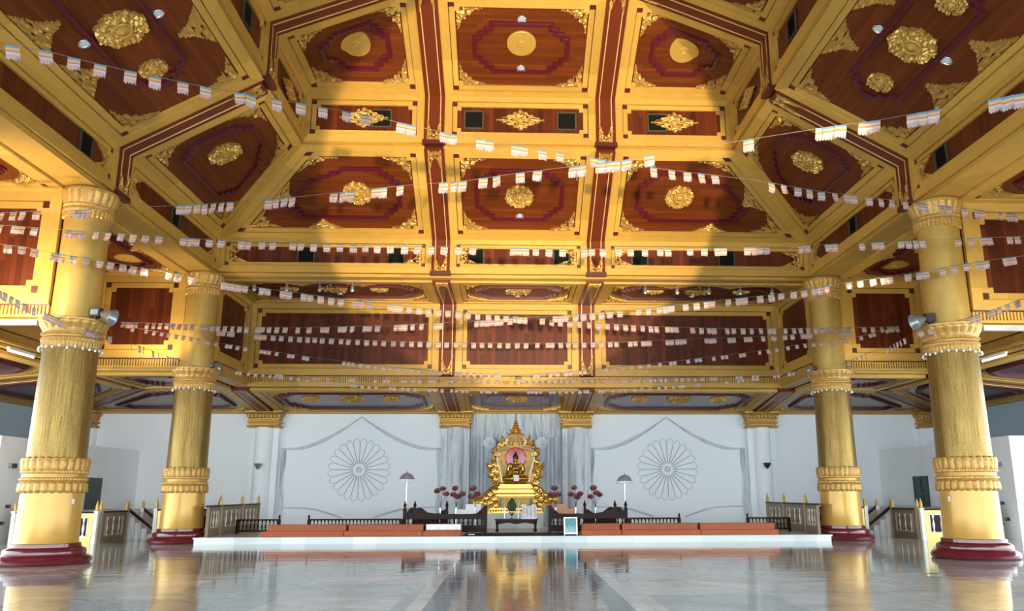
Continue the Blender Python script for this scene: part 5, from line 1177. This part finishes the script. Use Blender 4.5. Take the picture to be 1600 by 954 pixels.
# lotus stands
def flower_mesh():
    mb = MB()
    for ringi, (n, tilt, L) in enumerate(((8, .95, .115), (7, .55, .12), (5, .2, .11))):
        for i in range(n):
            a = 2*PI*i/n+ringi*.4; d = Vector((math.cos(a), math.sin(a), 0)); sd = Vector((-math.sin(a), math.cos(a), 0)); up = Vector((0, 0, 1))
            ax = d*math.sin(tilt)+up*math.cos(tilt); nn = d*math.cos(tilt)-up*math.sin(tilt); q = []
            for (t, w, cu) in ((0, .012, 0), (.35, .035, .02), (.7, .032, .012), (1, .002, -.012)):
                c = ax*L*t+nn*cu; q += [c-sd*w, c+nn*.008, c+sd*w]
            b = mb.add(q)
            for k in range(3):
                for e in range(2): mb.face([b+3*k+e, b+3*k+e+1, b+3*k+e+4, b+3*k+e+3], 1 if ringi == 0 and i % 3 == 0 else 0)
    return mb.mesh('flower', ['lotus', 'lotus_leaf'], True)
FM = flower_mesh()
order = ('first', 'second', 'third')
for s, stands in ((-1, ((-2.62, [(-2.72,1.50),(-2.54,1.58),(-2.43,1.40)]), (-2.08, [(-2.18,1.38),(-2.12,1.58),(-1.87,1.40),(-2.04,1.30)]), (-1.42, [(-1.48,1.58),(-1.37,1.40),(-1.57,1.30)]))),
                  (1, ((1.32, [(1.29,1.58),(1.16,1.36),(1.42,1.37)]), (2.01, [(1.98,1.60),(1.87,1.38),(2.18,1.39),(2.06,1.28)]), (2.70, [(2.64,1.58),(2.86,1.36),(2.52,1.30),(2.74,1.42)])))):
    for i, (x, fl) in enumerate(stands):
        r = thing('lotus_stand', 'silver stand of dark red lotus flowers, %s from the left behind the %s altar railing' % (order[i], SIDE[s]), 'flower stand', loc=(x, 28.62, Z0), group='lotus flower stands')
        mb = MB(); mb.lathe([(.11,0),(.11,.015),(.03,.04),(.022,.07)], 16); mb.build('foot', 'silver', r)
        mb = MB(); mb.lathe([(.020,.05),(.020,.50),(.028,.56),(.034,.80),(.03,.81),(.0,.80)], 12); mb.build('vase_tube', 'silver', r)
        for (fxx, z) in fl:
            dy = random.uniform(-.06, .06); h = z-Z0
            mb = MB(); mb.tube([(0, 0, .79), ((fxx-x)*.3, dy*.3, .79+(h-.79)*.5), (fxx-x, dy, h)], .007, 5); st = mb.build('stem', 'lotus_leaf', r)
            inst('flower', FM, st, T(fxx-x, dy, h-.01) @ RZ(random.uniform(0, 3)) @ RX(random.uniform(-.35, .35)) @ Matrix.Scale(random.uniform(1.3, 1.6), 4))
# parasols
for s, x, zc in ((-1, -3.90, 2.19), (1, 3.86, 2.11)):
    r = thing('parasol', 'mauve ceremonial parasol with white fringe on a pole, %s of the shrine' % SIDE[s], 'parasol', loc=(x, 29.6, Z0)); h = zc-Z0
    mb = MB(); mb.lathe([(.16,0),(.16,.04),(.03,.07),(.015,.1)], 16); mb.build('base', 'silver', r); mb = MB(); mb.lathe([(.012,.08),(.011,h-.02)], 8); mb.build('pole', 'silver', r)
    mb = MB(); mb.lathe([(.012,h-.01),(.07,h-.015),(.14,h-.045),(.20,h-.10),(.245,h-.18),(.265,h-.225),(.255,h-.225),(.19,h-.11),(.1,h-.05),(.012,h-.035)], 32, lambda a, z, i: 1+.03*abs(math.cos(a*5)), cap=False); c = mb.build('canopy', 'parasol', r)
    mb = MB(); mb.lathe([(.258,h-.215),(.285,h-.235),(.305,h-.33),(.298,h-.335),(.275,h-.24),(.25,h-.22)], 64, lambda a, z, i: 1+.025*math.cos(a*24), cap=False); mb.build('fringe', 'parasol_trim', r)
    mb = MB(); mb.lathe([(.02,h-.025),(.03,h),(.012,h+.02),(.018,h+.035),(.003,h+.07)], 10); mb.build('finial', 'silver', r)
# carpeted step stands at the platform edge
def steps(label, x0, x1):
    r = thing('step_stand', label, 'step stand', loc=(x0, 26.05, Z0)); L = x1-x0; e = .012
    mb = MB(); mb.box(e, L-e, 0, .42, 0, .15); mb.box(e, L-e, -.012, .03, .125, .155); mb.build('lower_step', 'carpet', r)
    mb = MB(); mb.box(e+.06, L-e-.0, .40, .95, 0, .33); mb.box(e+.06, L-e, .388, .43, .30, .335); mb.build('upper_step', 'carpet', r)
steps('long orange carpeted step stand, leftmost on the platform edge', -7.85, -5.34); steps('orange carpeted step stand in the middle of the left row', -5.34, -2.94)
steps('short orange step stand covered with white plastic at the right end of left row', -2.94, -1.76)
steps('short orange step stand beside the framed poster, right row', 1.98, 3.24); steps('orange carpeted step stand in the middle of the right row', 3.24, 5.73); steps('long orange carpeted step stand, rightmost on the platform edge', 5.73, 8.20)
def sheet(u, v):
    return (-2.86+1.08*u, 26.05+.385-.008-.008*math.sin(u*23)*math.sin(v*5), Z0+.338-.165*v)
mb = MB(); mb.grid(sheet, 30, 6); mb.grid(lambda u, v: (-2.86+1.08*u, 26.427+.3*v, Z0+.345+.004*math.sin(u*19+v*4)), 30, 4)
o = mb.build('plastic_sheet', 'plastic', smooth=True); tag(o, 'creased white plastic sheet over the step stand left of the shrine', 'sheet')
mb = MB(); mb.box(-1.70, 1.92, 25.95, 28.0, .186, .197); o = mb.build('floor_mat', 'green_mat'); tag(o, 'dark green mat on the platform in front of the offering table', 'mat')
mb = MB(); mb.box(-.10, .10, -.03, .03, 0, .035); o = mb.build('paper_tray', 'paper', loc=(-1.45, 26.6, Z0)); tag(o, 'small white tray lying on the green mat', 'tray')
r = thing('poster_stand', 'framed blue and white poster leaning in a silver stand at the platform edge', 'poster', loc=(1.65, 26.1, Z0)); 
mb = MB(); mb.ring([(-.21, .04), (.21, .04), (.21, .55), (-.21, .55)], [(-.175, .075), (.175, .075), (.175, .515), (-.175, .515)], 0, .03); e = mb.build('frame', 'silver', r); e.matrix_basis = RX(PI/2-.12)
mb = MB(); mb.box(-.18, .18, .07, .52, .004, .012); e = mb.build('print', 'picture', r); e.matrix_basis = RX(PI/2-.12)
for x in (-.19, .19): mb = MB(); mb.tube([(x, .0, 0), (x, .02, .3), (x, .05, .50)], .012, 6); mb.tube([(x, .02, .3), (x, .22, 0)], .010, 6); mb.build('leg', 'silver', r)

# ------------------------------------------------------------------ balustrades with gold finials
def cone_finial(b, x, y, z, h=.32): b.lathe([(.04,0),(.055,.02),(.04,.05),(.052,.08),(.05,.12),(.036,.2),(.014,h*.85),(.003,h)], 14, None, 0, T(x, y, z))
def balustrade(label, P, z0, zt, open_z, dark=False, nbal=3, hide=(), mats=('mosaic_gold', 'cream', 'cream')):
    """P: post positions in plan; open panels with balusters between them"""
    r = thing('balustrade', label, 'balustrade', loc=(P[0][0], P[0][1], z0)); o = Vector((*P[0], 0)); H = zt-z0
    b = MB(); b.lathe(turned(open_z[1]-open_z[0], .045), 12); bme = b.mesh('baluster', 'bluster', True)
    for i, p in enumerate(P):
        if i in hide: continue
        q = Vector((*p, 0))-o; b = MB(); b.box(q.x-.06, q.x+.06, q.y-.06, q.y+.06, 0, H); b.box(q.x-.075, q.x+.075, q.y-.075, q.y+.075, H-.04, H+.02); po = b.build('post', mats[2], r)
        b = MB(); cone_finial(b, q.x, q.y, H+.02); b.build('finial', 'gold_gloss', po, smooth=True)
    for i in range(len(P)-1):
        a, c = Vector((*P[i], 0))-o, Vector((*P[i+1], 0))-o; t = (c-a).normalized(); L = (c-a).length-.15; n = Vector((t.y, -t.x, 0))
        Mx = Matrix(((t.x, -n.x, 0, a.x+t.x*.075), (t.y, -n.y, 0, a.y+t.y*.075), (0, 0, 1, 0), (0, 0, 0, 1)))
        z1_, z2_ = open_z[0]-z0, open_z[1]-z0
        b = MB(); b.box(0, L, -.05, .05, 0, z1_, 0, Mx); b.box(0, L, -.05, .05, z2_, H-.05, 0, Mx)
        b.box(.02, L-.02, -.01, .01, z1_, z2_, 2, Mx)  # thin dark board added behind the balusters for the shaded interior
        m = .13*L; b.box(0, m, -.05, .05, z1_, z2_, 0, Mx); b.box(L-m, L, -.05, .05, z1_, z2_, 0, Mx)
        for (xa, xb, za, zb) in ((m-.02, L-m+.02, z1_-.02, z1_+.015), (m-.02, L-m+.02, z2_-.015, z2_+.02), (m-.02, m+.015, z1_, z2_), (L-m-.015, L-m+.02, z1_, z2_)): b.box(xa, xb, -.06, .06, za, zb, 1, Mx)
        b.build('panel', list(mats[:2]) + ['panel_in_shade' if mats[0] == 'panel_in_shade' else 'dark_wood'], r)
        b = MB(); b.box(-.02, L+.02, -.08, .08, H-.05, H, 0, Mx); b.build('top_rail', 'dark_wood', r)
        for k_ in range(nbal): q = Mx @ Vector((m+(L-2*m)*(k_+.5)/nbal, 0, z1_)); inst('baluster', bme, r, T(*q))
    return r
for s in (-1, 1):
    S = SIDE[s]; f = lambda L: [(s*x, y) for x, y in L]
    balustrade('gold mosaic balustrade along the %s edge of the platform, behind the far column' % S, f([(9.57, 26.2), (9.57, 27.35), (9.57, 29.5), (9.57, 31.4)]), .19, 1.13, (.45, .95), hide=(0,), mats=('panel_in_shade', 'post_in_shade', 'post_in_shade'))
    balustrade('short balustrade running outwards from the platform behind the far %s column' % S, f([(9.75, 27.75), (11.75, 27.75)]), 0, 1.0, (.25, .8), nbal=4)
    balustrade('front balustrade of the landing beside the nearer %s column' % S, f([(15.35, 26.2), (14.15, 26.25), (12.95, 26.3)]), 0, .96, (.22, .78))
    balustrade('side balustrade of the landing facing the hall, beyond the nearer %s column' % S, f([(12.95, 26.55), (12.95, 28.3)]), 0, .96, (.22, .78), mats=('panel_in_shade', 'post_in_shade', 'post_in_shade'))
    # landing and stair with a sloping rail
    mb = MB(); mb.box(*sorted((s*13.05, s*15.78)), 28.35, 33.2, 0, .92); o = struct(mb.build('floor', 'white_dirty'))
    mb = MB()
    for i in range(4): mb.box(*sorted((s*(13.05-.26*(4-i)), s*13.05)), 28.55, 29.5, 0, .18+.18*i) if False else mb.box(*sorted((s*(13.05-.24*(4-i)), s*(13.05-.24*(3-i)))), 28.55, 29.5, 0, .18*(i+1))
    o = mb.build('stair', 'white_dirty'); tag(o, 'small white stair climbing to the landing by the green door, %s side' % S, 'stair')
    for y, w in ((28.46, 'near'), (29.58, 'far')):
        r = thing('stair_rail', 'sloping dark stair rail with white balusters on the %s edge of the %s stair' % (w, S), 'stair rail', loc=(s*11.96, y, 0))
        b = MB(); b.loft([[(s*0, -.05, .28), (s*0, .05, .28), (s*0, .05, .20), (s*0, -.05, .20)], [(s*.98, -.05, 1.02), (s*.98, .05, 1.02), (s*.98, .05, .92), (s*.98, -.05, .92)]]); b.build('rail', 'dark_wood', r)
        for q in range(4): b = MB(); h = .18+.19*q; b.lathe(turned(h, .05), 10, None, 0, T(s*(.14+.22*q), 0, .02 if q == 0 else 0)); b.build('baluster', 'bluster', r, smooth=True)
        for x, h in ((0, .26), (1.02, 1.0)):
            b = MB(); b.box(s*x-.06, s*x+.06, -.06, .06, 0, h); p = b.build('post', 'cream', r); b = MB(); cone_finial(b, s*x, 0, h, .28); b.build('finial', 'gold_gloss', p, smooth=True)
    mb = MB(); mb.box(-.42, .42, -.06, .06, 0, .22); mb.box(-.44, .44, -.07, .07, .22, .26, 1); mb.box(-.44, -.42, -.07, .07, 0, .22, 1); mb.box(-.44, .44, -.075, .075, 0, .03, 1)
    o = mb.build('low_kerb', ['paper', 'black'], loc=(s*11.35, 29.9, 0)); tag(o, 'low white block with black edging on the floor between stair and far %s column' % S, 'kerb block')
    # green door in the side block
    r = bpy.data.objects.new('door_%d' % (1 if s < 0 else 2), None); COL.objects.link(r); r.location = (s*(XBOX-.01), 31.75, .92); struct(r)
    mb = MB(); mb.box(-.03, .02, -.56, .56, 0, 1.16); mb.box(-.045, -.03, -.56, -.50, 0, 1.16); mb.box(-.045, -.03, .50, .56, 0, 1.16); mb.box(-.045, -.03, -.03, .03, 0, 1.16); mb.box(-.045, -.03, -.56, .56, 1.10, 1.16); mb.build('door_leaf', 'green_door', r)
    mb = MB(); mb.sphere((-.06, -.1, .5), .03, 8, 6); mb.build('handle', 'silver', r)
    # small fittings on the side block
    for (y, z, w, h, nm, lb) in ((26.45, 2.35, .3, .16, 'meter_box', 'small grey box high on the %s side block'), (26.5, 1.12, .12, .10, 'socket', 'upper black socket on the %s side block'), (26.3, .62, .12, .10, 'socket', 'lower black socket on the %s side block')):
        mb = MB(); mb.box(-.05, .05, -w/2, w/2, -h/2, h/2); mb.box(-.06 if s > 0 else .05, -.05 if s > 0 else .06, -w/2+.02, w/2-.02, -h/2+.02, h/2-.02, 1)
        o = mb.build(nm, ['grey_metal', 'black'] if nm == 'meter_box' else ['black', 'grey_metal'], loc=(s*(XBOX-.05), y, z)); tag(o, lb % S, 'box' if nm == 'meter_box' else 'socket')

# ------------------------------------------------------------------ camera
cd = bpy.data.cameras.new('camera'); cam = bpy.data.objects.new('camera', cd); COL.objects.link(cam); SC.camera = cam
F, PT, YW_, RL, XCAM, CX, CY = 1266.6472, .2264, .0425, -.0027, -.2648, 850.38, 476.97
fh = Vector((math.sin(YW_), math.cos(YW_), 0)); rt = Vector((math.cos(YW_), -math.sin(YW_), 0)); up = Vector((0, 0, 1))
U = math.cos(PT)*up - math.sin(PT)*fh; FW = math.cos(PT)*fh + math.sin(PT)*up; c, s_ = math.cos(RL), math.sin(RL)
R_ = c*rt + s_*U; U_ = c*U - s_*rt
cam.matrix_basis = Matrix(((R_.x, U_.x, -FW.x, XCAM), (R_.y, U_.y, -FW.y, 0), (R_.z, U_.z, -FW.z, 1.5), (0, 0, 0, 1)))
cd.sensor_fit = 'HORIZONTAL'; cd.sensor_width = 36; cd.lens = F/1600*36; cd.shift_x = (800-CX)/1600; cd.shift_y = (CY-477)/1600; cd.clip_end = 300

# ------------------------------------------------------------------ light
w = bpy.data.worlds.new('World'); SC.world = w; w.use_nodes = True; bg = w.node_tree.nodes['Background']
bg.inputs[0].default_value = (.80, .92, 1.0, 1); bg.inputs[1].default_value = 4.4
def spot(name, p, q, e, col, ang, blend=.6, rad=.15):
    l = bpy.data.lights.new(name, 'SPOT'); l.energy = e; l.color = col; l.spot_size = math.radians(ang); l.spot_blend = blend; l.shadow_soft_size = rad
    o = bpy.data.objects.new(name, l); COL.objects.link(o); o.location = p; o.rotation_euler = (Vector(q)-Vector(p)).to_track_quat('-Z', 'Y').to_euler(); return o
WARM = (1, .82, .56)
for s in (-1, 1):
    spot('warm_spot', (s*9.3, 19.0, 6.0), (0, 22.8, 13.2), 550, WARM, 75, .8)
    spot('warm_spot', (s*4.5, -3.2, 1.4), (s*1.5, 30.7, 8.2), 8000, WARM, 18, .8)  # added warm fill from behind the camera, no lamp fixture there
    spot('warm_spot', (s*11.9, 17.2, 5.6), (s*11.6, 20.0, 9.5), 400 if s < 0 else 50, WARM, 150)
    spot('warm_spot', (s*11.6, 25.4, 5.7), (s*12, 26.6, 8), 130 if s < 0 else 25, WARM, 150)
spot('warm_spot', (-14.6, 20.6, 3.6), (-15.6, 24.0, 5.4), 300, (1, .74, .45), 120)
spot('warm_spot', (3.4, -3.2, 1.4), (.3, 24.5, 11.1), 24000, (1, .78, .48), 25.2, .08)  # unseen floor spot behind the camera, added for the vault's warm patch
SC.view_settings.view_transform = 'Standard'; SC.view_settings.look = 'None'; SC.view_settings.gamma = 1; SC.view_settings.use_curve_mapping = False
SC.view_settings.exposure = 1.0
